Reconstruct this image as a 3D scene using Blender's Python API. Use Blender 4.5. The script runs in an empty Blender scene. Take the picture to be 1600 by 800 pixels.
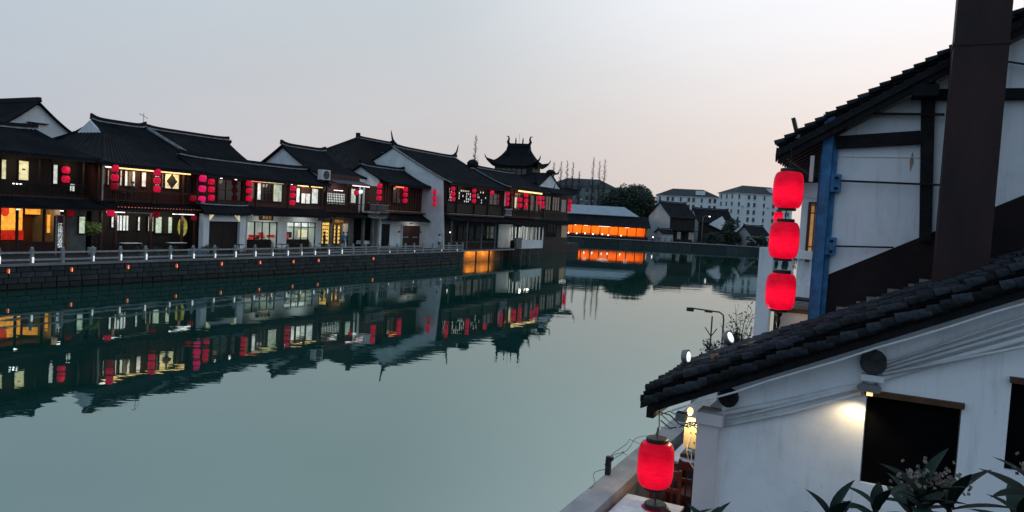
import bpy, math, random
from mathutils import Vector, Matrix

# ------------------------------------------------------------------ camera, sky, sun, exposure
sc = bpy.context.scene
rad = math.radians
cam_d = bpy.data.cameras.new('camera'); cam = bpy.data.objects.new('camera', cam_d)
sc.collection.objects.link(cam); sc.camera = cam
cam_d.sensor_width = 36; cam_d.lens = 36 * 1155 / 1600; cam_d.clip_start = 0.05; cam_d.clip_end = 6000
EYE = 5.7
cam.matrix_world = Matrix.Translation((0, 0, EYE)) @ Matrix.Rotation(rad(90 - 3.07), 4, 'X') @ Matrix.Rotation(rad(3.25), 4, 'Z')

SUN_AZ = 36.0            # degrees to the right of the view axis (+Y), towards the afterglow
SUN_EL = 3.0
wd = bpy.data.worlds.new('World'); sc.world = wd; wd.use_nodes = True
nt = wd.node_tree; nt.nodes.clear()
def wn(t, **k):
    n = nt.nodes.new(t)
    for a, b in k.items(): setattr(n, a, b)
    return n
wl = nt.links.new
def wmath(op, a, b=None, clamp=False):
    n = wn('ShaderNodeMath', operation=op, use_clamp=clamp)
    for i, v in enumerate((a, b)):
        if v is None: continue
        if isinstance(v, (int, float)): n.inputs[i].default_value = v
        else: wl(v, n.inputs[i])
    return n.outputs[0]
def wmix(f, a, b):
    n = wn('ShaderNodeMix', data_type='RGBA', clamp_factor=True)
    wl(f, n.inputs[0])
    for i, v in ((6, a), (7, b)):
        if isinstance(v, tuple): n.inputs[i].default_value = v + (1,)
        else: wl(v, n.inputs[i])
    return n.outputs[2]
def wrange(v, a, b, smooth=True):
    n = wn('ShaderNodeMapRange', interpolation_type='SMOOTHSTEP' if smooth else 'LINEAR', clamp=True)
    wl(v, n.inputs[0]); n.inputs[1].default_value = a; n.inputs[2].default_value = b
    return n.outputs[0]
tc = wn('ShaderNodeTexCoord')
sep = wn('ShaderNodeSeparateXYZ'); wl(tc.outputs['Generated'], sep.inputs[0])
def wdot(v):
    n = wn('ShaderNodeVectorMath', operation='DOT_PRODUCT'); wl(tc.outputs['Generated'], n.inputs[0]); n.inputs[1].default_value = v
    return n.outputs['Value']
sa = rad(SUN_AZ)
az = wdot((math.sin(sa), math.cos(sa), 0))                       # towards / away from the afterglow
glow_dir = Vector((math.sin(sa) * math.cos(rad(24)), math.cos(sa) * math.cos(rad(24)), math.sin(rad(24))))
gl = wrange(wdot(tuple(glow_dir)), 0.72, 1.0)
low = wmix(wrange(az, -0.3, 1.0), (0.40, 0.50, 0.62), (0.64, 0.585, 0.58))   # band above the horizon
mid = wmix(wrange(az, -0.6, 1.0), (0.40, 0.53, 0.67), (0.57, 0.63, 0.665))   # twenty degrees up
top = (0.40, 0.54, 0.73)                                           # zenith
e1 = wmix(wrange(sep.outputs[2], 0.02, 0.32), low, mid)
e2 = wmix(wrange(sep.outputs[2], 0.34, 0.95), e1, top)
warm = wmix(wrange(sep.outputs[2], 0.05, 0.34), (0.80, 0.71, 0.67), (0.98, 1.0, 1.06))
clouds = wn('ShaderNodeTexNoise'); clouds.inputs['Scale'].default_value = 2.2; clouds.inputs['Detail'].default_value = 4
mp = wn('ShaderNodeMapping'); mp.inputs['Scale'].default_value = (1, 1, 5); wl(tc.outputs['Generated'], mp.inputs[0]); wl(mp.outputs[0], clouds.inputs['Vector'])
cl = wmath('MULTIPLY_ADD', clouds.outputs[0], 0.10); nt.nodes[-1].inputs[2].default_value = 0.95
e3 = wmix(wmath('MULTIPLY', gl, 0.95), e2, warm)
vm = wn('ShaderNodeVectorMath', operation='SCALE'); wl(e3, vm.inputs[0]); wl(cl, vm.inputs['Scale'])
sky = wn('ShaderNodeTexSky', sky_type='NISHITA', sun_disc=False, sun_elevation=rad(SUN_EL), sun_rotation=rad(SUN_AZ), air_density=1.2, dust_density=3.0, ozone_density=2.0)
b1 = wn('ShaderNodeBackground'); wl(sky.outputs[0], b1.inputs[0]); b1.inputs[1].default_value = 0.010
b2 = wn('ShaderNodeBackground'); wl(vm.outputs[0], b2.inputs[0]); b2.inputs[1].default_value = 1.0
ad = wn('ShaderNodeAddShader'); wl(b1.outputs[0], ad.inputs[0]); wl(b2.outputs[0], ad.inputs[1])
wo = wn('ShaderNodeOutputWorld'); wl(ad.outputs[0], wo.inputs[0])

sun_d = bpy.data.lights.new('sun', 'SUN'); sun_d.energy = 0.12; sun_d.angle = rad(20); sun_d.color = (1, .86, .78)
sun = bpy.data.objects.new('sun', sun_d); sc.collection.objects.link(sun)
sun.rotation_euler = Vector((math.sin(sa) * math.cos(rad(8)), math.cos(sa) * math.cos(rad(8)), math.sin(rad(8)))).to_track_quat('Z', 'Y').to_euler()
vs = sc.view_settings
vs.view_transform = 'Standard'; vs.look = 'None'; vs.exposure = 0; vs.gamma = 1; vs.use_curve_mapping = False
sc.cycles.use_denoising = True
sc.cycles.max_bounces = 6; sc.cycles.diffuse_bounces = 3; sc.cycles.glossy_bounces = 4; sc.cycles.transmission_bounces = 4
sc.cycles.sample_clamp_indirect = 4; sc.cycles.caustics_reflective = False; sc.cycles.caustics_refractive = False

# ------------------------------------------------------------------ frames and mesh helpers
# row frame: s runs along the canal away from the viewer, t across it (0 = far quay edge, larger = inland), z up from the water
RNG = random.Random(7)
O = Vector((-28.336, 40.0)); U = Vector((0.45787, 0.88902)); N = Vector((-0.88902, 0.45787))
ANG = math.atan2(U.y, U.x)
COL = sc.collection
def W(s, t, z=0.0):
    q = O + U * s + N * t
    return Vector((q.x, q.y, z))
ORG = {}
def tag(o, label=None, cat=None, group=None, kind=None):
    if label: o['label'] = label
    if cat: o['category'] = cat
    if group: o['group'] = group
    if kind: o['kind'] = kind
    return o
def place(o, org, frame, rz=0):
    if frame == 'row':
        o.location = W(*org); o.rotation_euler = (0, 0, ANG + rz)
    else:
        o.location = org; o.rotation_euler = (0, 0, rz)
def thing(name, label, cat, org, frame='row', group=None, rz=0, kind=None):
    o = bpy.data.objects.new(name, None); COL.objects.link(o); o.empty_display_size = .2
    place(o, org, frame, rz); tag(o, label, cat, group, kind); ORG[o.name] = tuple(org)
    return o
class MB:
    def __init__(self): self.v = []; self.f = []
    def add(self, vs, fs):
        b = len(self.v); self.v += [tuple(p) for p in vs]; self.f += [tuple(i + b for i in f) for f in fs]; return self
    def box(self, x0, x1, y0, y1, z0, z1):
        return self.add([(x0,y0,z0),(x1,y0,z0),(x1,y1,z0),(x0,y1,z0),(x0,y0,z1),(x1,y0,z1),(x1,y1,z1),(x0,y1,z1)],
                        [(0,3,2,1),(4,5,6,7),(0,1,5,4),(1,2,6,5),(2,3,7,6),(3,0,4,7)])
    def cbox(self, x, y, z, w, d, h): return self.box(x-w/2, x+w/2, y-d/2, y+d/2, z, z+h)
    def prism(self, pts, axis, a0, a1):                     # polygon in the other two axes, extruded along axis
        n = len(pts)
        def P(p, a): return {'x': (a, p[0], p[1]), 'y': (p[0], a, p[1]), 'z': (p[0], p[1], a)}[axis]
        vs = [P(p, a0) for p in pts] + [P(p, a1) for p in pts]
        fs = [tuple(range(n)), tuple(range(2*n-1, n-1, -1))] + [((i+1) % n, i, n+i, n+(i+1) % n) for i in range(n)]
        return self.add(vs, fs)
    def tube(self, path, r, n=8, cap=True):
        path = [Vector(p) for p in path]; m = len(path)
        rr = r if isinstance(r, (list, tuple)) else [r] * m
        d0 = (path[1] - path[0]).normalized(); a = d0.orthogonal().normalized(); vs = []; fs = []
        for i, p in enumerate(path):
            d = (path[min(i+1, m-1)] - path[max(i-1, 0)]).normalized()
            a = (a - d * a.dot(d)); a = a.normalized() if a.length > 1e-6 else d.orthogonal().normalized()
            b = d.cross(a)
            for k in range(n):
                t = 2 * math.pi * k / n; vs.append(p + (a * math.cos(t) + b * math.sin(t)) * rr[i])
        for i in range(m - 1):
            for k in range(n): fs.append((i*n+k, i*n+(k+1) % n, (i+1)*n+(k+1) % n, (i+1)*n+k))
        if cap: fs += [tuple(range(n-1, -1, -1)), tuple(range((m-1)*n, m*n))]
        return self.add(vs, fs)
    def bar(self, p, q, w, h=None):                         # square bar between two points
        p, q = Vector(p), Vector(q); h = h or w; d = (q - p).normalized()
        up = Vector((0,0,1)) if abs(d.z) < .9 else Vector((0,1,0))
        a = d.cross(up).normalized() * w/2; b = a.cross(d).normalized() * h/2
        vs = [x + i*a + j*b for x in (p, q) for i, j in ((-1,-1),(1,-1),(1,1),(-1,1))]
        return self.add(vs, [(0,1,2,3),(7,6,5,4),(0,4,5,1),(1,5,6,2),(2,6,7,3),(3,7,4,0)])
    def lathe(self, prof, c=(0,0,0), n=16):
        vs = []; fs = []; m = len(prof)
        for r, z in prof:
            for k in range(n):
                t = 2*math.pi*k/n; vs.append((c[0]+r*math.cos(t), c[1]+r*math.sin(t), c[2]+z))
        for i in range(m-1):
            for k in range(n): fs.append((i*n+k, i*n+(k+1) % n, (i+1)*n+(k+1) % n, (i+1)*n+k))
        fs += [tuple(range(n-1, -1, -1)), tuple(range((m-1)*n, m*n))]
        return self.add(vs, fs)
    def slab(self, top, thick):                             # closed sheet: grid of rows of points, underside dropped by thick
        R, Cn = len(top), len(top[0]); g = [p for row in top for p in row]; k = R * Cn
        vs = g + [(p[0], p[1], p[2] - thick) for p in g]; fs = []
        for i in range(R-1):
            for j in range(Cn-1):
                a, b, c, d = i*Cn+j, i*Cn+j+1, (i+1)*Cn+j+1, (i+1)*Cn+j
                fs += [(a, b, c, d), (k+d, k+c, k+b, k+a)]
        for j in range(Cn-1):
            fs += [(j+1, j, k+j, k+j+1), ((R-1)*Cn+j, (R-1)*Cn+j+1, k+(R-1)*Cn+j+1, k+(R-1)*Cn+j)]
        for i in range(R-1):
            fs += [(i*Cn, (i+1)*Cn, k+(i+1)*Cn, k+i*Cn), ((i+1)*Cn+Cn-1, i*Cn+Cn-1, k+i*Cn+Cn-1, k+(i+1)*Cn+Cn-1)]
        return self.add(vs, fs)
    def mesh(self, name, org=(0,0,0), smooth=False):
        me = bpy.data.meshes.new(name)
        me.from_pydata([(p[0]-org[0], p[1]-org[1], p[2]-org[2]) for p in self.v], [], self.f)
        me.update()
        if smooth: me.polygons.foreach_set('use_smooth', [True] * len(me.polygons))
        return me
    def build(self, name, mat, root=None, smooth=False, label=None, kind=None, base=None):
        """a part of root (coordinates in root's frame)"""
        org = ORG[base.name if base else root.name]
        o = bpy.data.objects.new(name, self.mesh(name, org, smooth)); COL.objects.link(o)
        o.data.materials.append(mat); o.parent = root; ORG[o.name] = org
        if label: o['label'] = label
        if kind: o['kind'] = kind
        return o
    def top(self, name, mat, label, cat, group=None, kind=None, frame='row', smooth=False):
        xs, ys, zs = zip(*self.v)
        org = ((min(xs)+max(xs))/2, (min(ys)+max(ys))/2, min(zs))
        o = bpy.data.objects.new(name, self.mesh(name, org, smooth)); COL.objects.link(o)
        o.data.materials.append(mat); place(o, org, frame); tag(o, label, cat, group, kind); ORG[o.name] = org
        return o
def inst(me, name, parent, loc, rot=(0,0,0), scale=(1,1,1)):
    """another object that shares mesh data; loc in the parent's own coordinates"""
    o = bpy.data.objects.new(name, me); COL.objects.link(o); o.parent = parent
    o.location = loc; o.rotation_euler = rot; o.scale = scale
    return o
def rel(root, p): g = ORG[root.name]; return (p[0]-g[0], p[1]-g[1], p[2]-g[2])
def lamp(name, kind, root, p, power, color, size=.1, rot=None, spot=None):
    d = bpy.data.lights.new(name, kind); d.energy = power; d.color = color
    if kind == 'AREA': d.size = size; d.shape = 'RECTANGLE'; d.size_y = min(size, .35)
    else: d.shadow_soft_size = size
    if spot: d.spot_size = rad(spot); d.spot_blend = .6
    o = bpy.data.objects.new(name, d); COL.objects.link(o); o.parent = root; o.location = rel(root, p)
    if rot: o.rotation_euler = rot
    return o

# ------------------------------------------------------------------ materials
def pmat(name, c1, c2=None, scale=4, rough=.8, spec=.3, bump=0, bscale=None, metal=0, emit=None, estr=0, rnd=0, stretch=None, coords='Object', detail=5, alpha=None):
    m = bpy.data.materials.new(name); m.use_nodes = True; n = m.node_tree; b = n.nodes['Principled BSDF']
    b.inputs['Roughness'].default_value = rough; b.inputs['Specular IOR Level'].default_value = spec; b.inputs['Metallic'].default_value = metal
    c2 = c2 or tuple(v * .75 for v in c1)
    t = n.nodes.new('ShaderNodeTexCoord'); mpg = n.nodes.new('ShaderNodeMapping'); n.links.new(t.outputs[coords], mpg.inputs[0])
    if stretch: mpg.inputs['Scale'].default_value = stretch
    no = n.nodes.new('ShaderNodeTexNoise'); no.inputs['Scale'].default_value = scale; no.inputs['Detail'].default_value = detail; no.inputs['Roughness'].default_value = .6
    n.links.new(mpg.outputs[0], no.inputs['Vector'])
    ra = n.nodes.new('ShaderNodeValToRGB'); ra.color_ramp.elements[0].position = .32; ra.color_ramp.elements[1].position = .68
    ra.color_ramp.elements[0].color = c2 + (1,); ra.color_ramp.elements[1].color = c1 + (1,)
    n.links.new(no.outputs[0], ra.inputs[0]); col = ra.outputs[0]
    if rnd:
        oi = n.nodes.new('ShaderNodeObjectInfo'); mr = n.nodes.new('ShaderNodeMapRange'); n.links.new(oi.outputs['Random'], mr.inputs[0])
        mr.inputs[3].default_value = 1 - rnd; mr.inputs[4].default_value = 1 + rnd
        sv = n.nodes.new('ShaderNodeVectorMath'); sv.operation = 'SCALE'; n.links.new(col, sv.inputs[0]); n.links.new(mr.outputs[0], sv.inputs['Scale']); col = sv.outputs[0]
    n.links.new(col, b.inputs['Base Color'])
    if bump:
        n2 = n.nodes.new('ShaderNodeTexNoise'); n2.inputs['Scale'].default_value = bscale or scale * 6; n2.inputs['Detail'].default_value = 4
        n.links.new(mpg.outputs[0], n2.inputs['Vector'])
        bu = n.nodes.new('ShaderNodeBump'); bu.inputs['Strength'].default_value = bump; bu.inputs['Distance'].default_value = .02
        n.links.new(n2.outputs[0], bu.inputs['Height']); n.links.new(bu.outputs[0], b.inputs['Normal'])
    if emit:
        b.inputs['Emission Strength'].default_value = estr
        sv = n.nodes.new('ShaderNodeMix'); sv.data_type = 'RGBA'; sv.inputs[0].default_value = .0
        mr = n.nodes.new('ShaderNodeMapRange'); n.links.new(no.outputs[0], mr.inputs[0]); mr.inputs[1].default_value = .3; mr.inputs[2].default_value = .7; mr.inputs[3].default_value = .30; mr.inputs[4].default_value = 1.2
        ve = n.nodes.new('ShaderNodeVectorMath'); ve.operation = 'SCALE'; ve.inputs[0].default_value = emit; n.links.new(mr.outputs[0], ve.inputs['Scale'])
        n.links.new(ve.outputs[0], b.inputs['Emission Color'])
    return m
M = {}
M['tile'] = pmat('roof_tile_dark', (.013,.015,.019), (.004,.005,.0075), .7, .85, .10, .7, 30, detail=9)
M['tile_near'] = pmat('roof_tile_weathered', (.030,.036,.045), (.008,.010,.013), 9, .8, .15, .8, 60, rnd=.8)
M['pan'] = pmat('pan_tile', (.022,.024,.028), (.010,.011,.013), 6, .85, .2, .5, 40)
M['tile_warmlit'] = pmat('roof_tile_warmlit', (.30,.12,.05), (.16,.07,.04), 6, .8, .2, .5, 50)  # dark roof tile with warm lamp light put into its colour
M['ridge'] = pmat('ridge_tile', (.018,.021,.026), (.008,.010,.013), 3, .85, .12, .4)
M['lime'] = pmat('lime_trim', (.34,.38,.40), (.16,.18,.2), 3, .9, .2, .2)
M['plaster'] = pmat('white_plaster', (.74,.77,.78), (.56,.60,.62), .9, .9, .2, .25, 30)
M['plaster_near'] = pmat('white_plaster_near', (.82,.83,.84), (.66,.67,.68), .8, .9, .2, .2, 60, detail=9, stretch=(1,1,.45))
M['plaster_pink'] = pmat('cream_plaster', (.66,.60,.60), (.56,.52,.53), 2, .9, .2, .2, 60)
M['plaster_grey'] = pmat('grey_plaster', (.17,.18,.18), (.09,.10,.10), 1.4, .9, .2, .3, 30)
M['timber'] = pmat('dark_timber', (.020,.014,.012), (.010,.008,.008), 3, .7, .25, .4, 40, stretch=(1,1,.15))
M['timber_red'] = pmat('red_brown_timber', (.055,.018,.014), (.028,.010,.009), 3, .6, .3, .4, 40, stretch=(1,1,.15))
M['timber_mid'] = pmat('brown_timber', (.085,.036,.022), (.04,.018,.012), 3, .65, .3, .4, 40, stretch=(1,1,.15))
M['oldbeam'] = pmat('weathered_black_beam', (.018,.018,.02), (.008,.008,.01), 8, .85, .2, .8, 30)
M['dark'] = pmat('dark_interior', (.006,.006,.008), (.004,.004,.005), 2, .8, .1)
M['glassdark'] = pmat('dark_glass', (.012,.014,.016), (.008,.008,.01), 2, .08, .6)
M['stone'] = pmat('quay_stone', (.052,.064,.066), (.024,.032,.036), 1.6, .9, .2, .8, 22, rnd=.22)
M['stone_wet'] = pmat('wet_algae_stone', (.012,.018,.018), (.006,.010,.010), 2.0, .6, .3, .6, 22, rnd=.2)
M['coping'] = pmat('coping_stone', (.24,.25,.26), (.14,.15,.16), 3, .85, .25, .3, rnd=.15)
M['rail'] = pmat('rail_stone', (.34,.36,.37), (.20,.215,.22), 4, .85, .25, .3)
M['paving'] = pmat('paving', (.030,.032,.033), (.018,.020,.021), 2, .85, .2, .3)
M['ground'] = pmat('ground', (.05,.055,.045), (.03,.035,.03), .3, .95, .1, .3)
M['gold'] = pmat('gilt_letters', (.5,.3,.08), (.4,.22,.05), 4, .4, .5)
M['cloth'] = pmat('white_cloth', (.7,.72,.72), (.6,.62,.62), 4, .9, .2)
M['metalgrey'] = pmat('grey_metal', (.22,.23,.24), (.15,.16,.17), 4, .5, .4, metal=.3)
M['black'] = pmat('black_paint', (.012,.012,.013), (.008,.008,.009), 5, .5, .4)
M['acwhite'] = pmat('ac_casing', (.6,.62,.62), (.5,.52,.52), 4, .6, .3)
def emat(name, col, s, base=None, scale=3.4, rough=.5): return pmat(name, base or tuple(min(.8, c) for c in col), None, scale, rough, .3, emit=col, estr=s)
M['e_white'] = emat('lit_window_white', (.80,.88,.82), .80)
M['e_cream'] = emat('lit_window_cream', (.85,.78,.46), .72)
M['e_green'] = emat('lit_window_pale_green', (.55,.66,.52), .62)
M['e_greenlit'] = emat('lit_window_green', (.62,.75,.55), .75)
M['e_dim'] = emat('dim_window', (.20,.23,.23), .35, (.1,.11,.11))
M['e_curtain'] = emat('brown_curtain', (.20,.16,.11), .55, (.1,.08,.05))
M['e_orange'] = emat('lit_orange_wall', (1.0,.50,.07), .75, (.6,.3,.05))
M['e_yellow'] = emat('lit_yellow_sign', (1.0,.60,.14), 1.0, (.6,.4,.1))
M['e_yellowgreen'] = emat('lit_sign_yellow_green', (.55,.52,.10), .55, (.3,.3,.08))
M['e_strip'] = emat('led_strip_white', (1,.97,.92), 3.0)
M['e_warm'] = emat('led_strip_warm', (1,.62,.26), 2.4, scale=9)
M['e_redstrip'] = emat('led_strip_red', (1,.22,.10), 1.6, scale=9)
M['e_pink'] = emat('neon_pink', (1,.60,.62), 2.2)
M['e_bulb'] = emat('bulb_white', (1,1,1), 5)
M['e_spot'] = emat('spotlight_lens', (1,1,.96), 1.5)
M['plaster_far'] = pmat('far_plaster', (.46,.50,.52), (.34,.38,.40), .6, .9, .2)
M['e_post'] = emat('painted_post_glow', (.95,1,1), 1.0, scale=14)  # uplight on the post faces, put into emission
M['e_lamp_red'] = emat('red_lamp_glass', (1,.12,.02), .42, (.4,.05,.02))
M['e_lamp_core'] = emat('red_lamp_core', (1,.34,.16), 1.5)
M['lantern_old'] = pmat('red_lantern_silk', (.55,.010,.03), (.45,.008,.022), 30, .65, .25, .25, 90, emit=(1,.004,.032), estr=.60)
M['lantern_far'] = pmat('red_lantern_glow', (.5,.01,.03), (.42,.008,.03), 6, .6, .2, emit=(1,.006,.07), estr=.62)
M['lantern_pink'] = pmat('pink_lantern_glow', (.5,.01,.06), (.42,.008,.05), 6, .6, .2, emit=(1,.008,.16), estr=.85)
M['lantern_dim'] = pmat('unlit_red_lantern', (.30,.010,.02), (.22,.008,.02), 6, .6, .2, emit=(.6,.004,.03), estr=.22)
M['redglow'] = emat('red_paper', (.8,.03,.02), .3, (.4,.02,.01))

def silk_mat():
    m = bpy.data.materials.new('red_lantern_silk_translucent'); m.use_nodes = True; n = m.node_tree; n.nodes.clear(); L = n.links.new
    t = n.nodes.new('ShaderNodeTexCoord'); mp_ = n.nodes.new('ShaderNodeMapping'); mp_.inputs['Scale'].default_value = (1,1,4); L(t.outputs['Object'], mp_.inputs[0])
    no = n.nodes.new('ShaderNodeTexNoise'); no.inputs['Scale'].default_value = 9; no.inputs['Detail'].default_value = 5; L(mp_.outputs[0], no.inputs['Vector'])
    ra = n.nodes.new('ShaderNodeValToRGB'); ra.color_ramp.elements[0].position = .3; ra.color_ramp.elements[1].position = .7
    ra.color_ramp.elements[0].color = (.66,.003,.030,1); ra.color_ramp.elements[1].color = (.84,.006,.045,1); L(no.outputs[0], ra.inputs[0])
    d = n.nodes.new('ShaderNodeBsdfDiffuse'); tr = n.nodes.new('ShaderNodeBsdfTranslucent'); g = n.nodes.new('ShaderNodeBsdfGlossy'); g.inputs['Roughness'].default_value = .35; g.inputs['Color'].default_value = (.5,.5,.6,1)
    L(ra.outputs[0], d.inputs[0]); L(ra.outputs[0], tr.inputs[0])
    w = n.nodes.new('ShaderNodeTexWave'); w.wave_type = 'BANDS'; w.bands_direction = 'Z'; w.inputs['Scale'].default_value = 26; w.inputs['Distortion'].default_value = .6; L(t.outputs['Object'], w.inputs['Vector'])
    bu = n.nodes.new('ShaderNodeBump'); bu.inputs['Strength'].default_value = .35; bu.inputs['Distance'].default_value = .004; L(w.outputs[1], bu.inputs['Height'])
    L(bu.outputs[0], d.inputs['Normal']); L(bu.outputs[0], g.inputs['Normal'])
    a = n.nodes.new('ShaderNodeMixShader'); a.inputs[0].default_value = .55; L(d.outputs[0], a.inputs[1]); L(tr.outputs[0], a.inputs[2])
    f = n.nodes.new('ShaderNodeFresnel'); f.inputs[0].default_value = 1.3
    b = n.nodes.new('ShaderNodeMixShader'); L(f.outputs[0], b.inputs[0]); L(a.outputs[0], b.inputs[1]); L(g.outputs[0], b.inputs[2])
    o = n.nodes.new('ShaderNodeOutputMaterial'); L(b.outputs[0], o.inputs[0])
    return m
M['lantern'] = silk_mat()

def aged_plaster():
    m = bpy.data.materials.new('aged_white_plaster'); m.use_nodes = True; n = m.node_tree; b = n.nodes['Principled BSDF']; L = n.links.new
    b.inputs['Roughness'].default_value = .9; b.inputs['Specular IOR Level'].default_value = .2
    t = n.nodes.new('ShaderNodeTexCoord')
    def layer(sc3, scale, detail, lo, hi, dark):
        mp_ = n.nodes.new('ShaderNodeMapping'); mp_.inputs['Scale'].default_value = sc3; L(t.outputs['Object'], mp_.inputs[0])
        no = n.nodes.new('ShaderNodeTexNoise'); no.inputs['Scale'].default_value = scale; no.inputs['Detail'].default_value = detail; no.inputs['Roughness'].default_value = .65; L(mp_.outputs[0], no.inputs['Vector'])
        mr = n.nodes.new('ShaderNodeMapRange'); mr.interpolation_type = 'SMOOTHSTEP'; L(no.outputs[0], mr.inputs[0]); mr.inputs[1].default_value = lo; mr.inputs[2].default_value = hi; mr.inputs[3].default_value = dark; mr.inputs[4].default_value = 1
        return mr.outputs[0], no
    a, na = layer((1,1,1), 1.3, 8, .30, .55, .86)          # broad damp patches
    c, nc = layer((4,4,.35), 2.2, 6, .28, .48, .84)        # rain streaks
    d, nd = layer((1,1,1), 14, 6, .26, .40, .80)           # small chips and scuffs
    m1 = n.nodes.new('ShaderNodeMath'); m1.operation = 'MULTIPLY'; L(a, m1.inputs[0]); L(c, m1.inputs[1])
    m2 = n.nodes.new('ShaderNodeMath'); m2.operation = 'MULTIPLY'; L(m1.outputs[0], m2.inputs[0]); L(d, m2.inputs[1])
    v = n.nodes.new('ShaderNodeVectorMath'); v.operation = 'SCALE'; v.inputs[0].default_value = (.79,.82,.86); L(m2.outputs[0], v.inputs['Scale']); L(v.outputs[0], b.inputs['Base Color'])
    bu = n.nodes.new('ShaderNodeBump'); bu.inputs['Strength'].default_value = .25; bu.inputs['Distance'].default_value = .012; L(na.outputs[0], bu.inputs['Height']); L(bu.outputs[0], b.inputs['Normal'])
    return m
M['plaster_near'] = aged_plaster()

# ------------------------------------------------------------------ setting: water, land, quay
def water_mat():
    m = bpy.data.materials.new('canal_water'); m.use_nodes = True; n = m.node_tree; b = n.nodes['Principled BSDF']
    b.inputs['Base Color'].default_value = (.004,.036,.029,1); b.inputs['Roughness'].default_value = .012; b.inputs['IOR'].default_value = 4.2; b.inputs['Specular Tint'].default_value = (.80,1,.975,1)
    t = n.nodes.new('ShaderNodeTexCoord'); hs = []
    for sx, sy, scl, dist in ((.16,.8,.45,.0080), (.4,1.5,1.5,.0015), (1,1,6,.00010)):
        mp_ = n.nodes.new('ShaderNodeMapping'); mp_.inputs['Scale'].default_value = (sx, sy, 1); mp_.inputs['Rotation'].default_value = (0, 0, .12)
        no = n.nodes.new('ShaderNodeTexNoise'); no.inputs['Scale'].default_value = scl; no.inputs['Detail'].default_value = 2
        n.links.new(t.outputs['Object'], mp_.inputs[0]); n.links.new(mp_.outputs[0], no.inputs['Vector'])
        mu = n.nodes.new('ShaderNodeMath'); mu.operation = 'MULTIPLY'; mu.inputs[1].default_value = dist; n.links.new(no.outputs[0], mu.inputs[0]); hs.append(mu.outputs[0])
    a = n.nodes.new('ShaderNodeMath'); n.links.new(hs[0], a.inputs[0]); n.links.new(hs[1], a.inputs[1])
    a2 = n.nodes.new('ShaderNodeMath'); n.links.new(a.outputs[0], a2.inputs[0]); n.links.new(hs[2], a2.inputs[1])
    bu = n.nodes.new('ShaderNodeBump'); bu.inputs['Strength'].default_value = 1; bu.inputs['Distance'].default_value = 1
    n.links.new(a2.outputs[0], bu.inputs['Height']); n.links.new(bu.outputs[0], b.inputs['Normal'])
    return m
M['water'] = water_mat()
MB().add([(-900,-500,0),(900,-500,0),(900,1500,0),(-900,1500,0)], [(0,1,2,3)]).top('water', M['water'], 'still green canal water reflecting the dusk sky and lit houses', 'water', kind='structure', frame='world')
# land: row bank (behind the stone quay), far bank, near bank
GZ = 1.5
def land(name, pts, z, m, label, frame='row', depth=4.0):
    return MB().prism(pts, 'z', z - depth, z).top(name, m, label, 'ground', kind='structure', frame=frame)
land('quay_pavement', [(-60,.16),(49.9,.16),(49.9,2.1),(63,2.1),(63,4.2),(104,8.0),(104,60),(-60,60)], GZ, M['paving'], 'paved promenade in front of the lit timber houses')
land('ground', [(-900,190.3),(900,190.3),(5000,5000),(-5000,5000)], 1.4, M['ground'], 'flat ground beyond the far bank', 'world')
land('inland_ground', [(-300,60.05),(104,60.05),(130,500),(-300,500)], 1.45, M['ground'], 'flat ground behind the row of houses')
land('terrace_floor', [(-60,-140),(150,-140),(150,-40.62),(-60,-40.62)], 1.45, M['paving'], 'paved riverside terrace on the near bank')

# the stone quay wall: coursed blocks, coping slabs
qw = thing('quay_wall', 'long dark stone quay wall below the stone railing', 'wall', (-3, 0, -.5))
MB().box(-6, 49.88, .06, .15, -2, 1.32).build('backing', M['stone'], qw)
blk = []
for i in range(4):
    m_ = MB(); a = (.86, .66, 1.02, .76)[i]; m_.box(0, a - .025, 0, .14, 0, .31)
    # chamfered front
    m_.v[0] = (.02, .0, .02); m_.v[1] = (a-.045, .0, .02); m_.v[4] = (.02, 0, .29); m_.v[5] = (a-.045, 0, .29)
    me = m_.mesh('stone_block'); me.materials.append(M['stone']); blk.append((me, a))
wblk = []
for me, a in blk:
    m2 = me.copy(); m2.materials.clear(); m2.materials.append(M['stone_wet']); wblk.append((m2, a))
for row in range(5):
    s = -3.2 - .2 * row
    z = -.28 + row * .322
    while s < 49.2:
        me, a = (blk if row > 1 else wblk)[RNG.randrange(4)]
        inst(me, 'stone_block', qw, rel(qw, (s, -.06 + RNG.uniform(-.02,.03), z)), (0, RNG.uniform(-.006,.006), 0))
        s += a
for k in range(27):
    m_ = MB().box(-4 + 2*k, -4 + 2*k + 1.985, -.14, .5, 1.335, 1.47 + RNG.uniform(0,.008)); m_.build('coping_slab', M['coping'], qw)

# stone railing
rl = thing('stone_railing', 'grey stone post and rail fence with white glow plates on its posts along the quay', 'railing', (-3, .12, 1.47))
posts = [-3.0,-1.25,.53,2.3,4.06,5.91,7.73,9.52,11.39,13.22,15.07,16.95,18.88,20.66,22.3,23.87,25.47,27.2,28.9,30.5,32.29,34.2,35.9,37.2,38.6,40.1,41.73,43.54,45.2,46.7,48.4,49.7]
pm_ = MB().box(-.08,.08,-.08,.08,0,.72).box(-.10,.10,-.10,.10,.72,.76).add(*(lambda b: (b.v, b.f))(MB().lathe([(.06,.76),(.085,.80),(.085,.88),(.05,.93)], n=8))).mesh('post'); pm_.materials.append(M['rail'])
lm_ = MB().prism([(-.055,.03),(.055,.03),(.075,.42),(.03,.50),(-.03,.50),(-.075,.42)], 'y', -.135, -.103).mesh('post_glow_plate'); lm_.materials.append(M['e_post'])  # emissive plate painting the uplight glow on the post's lower face
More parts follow.
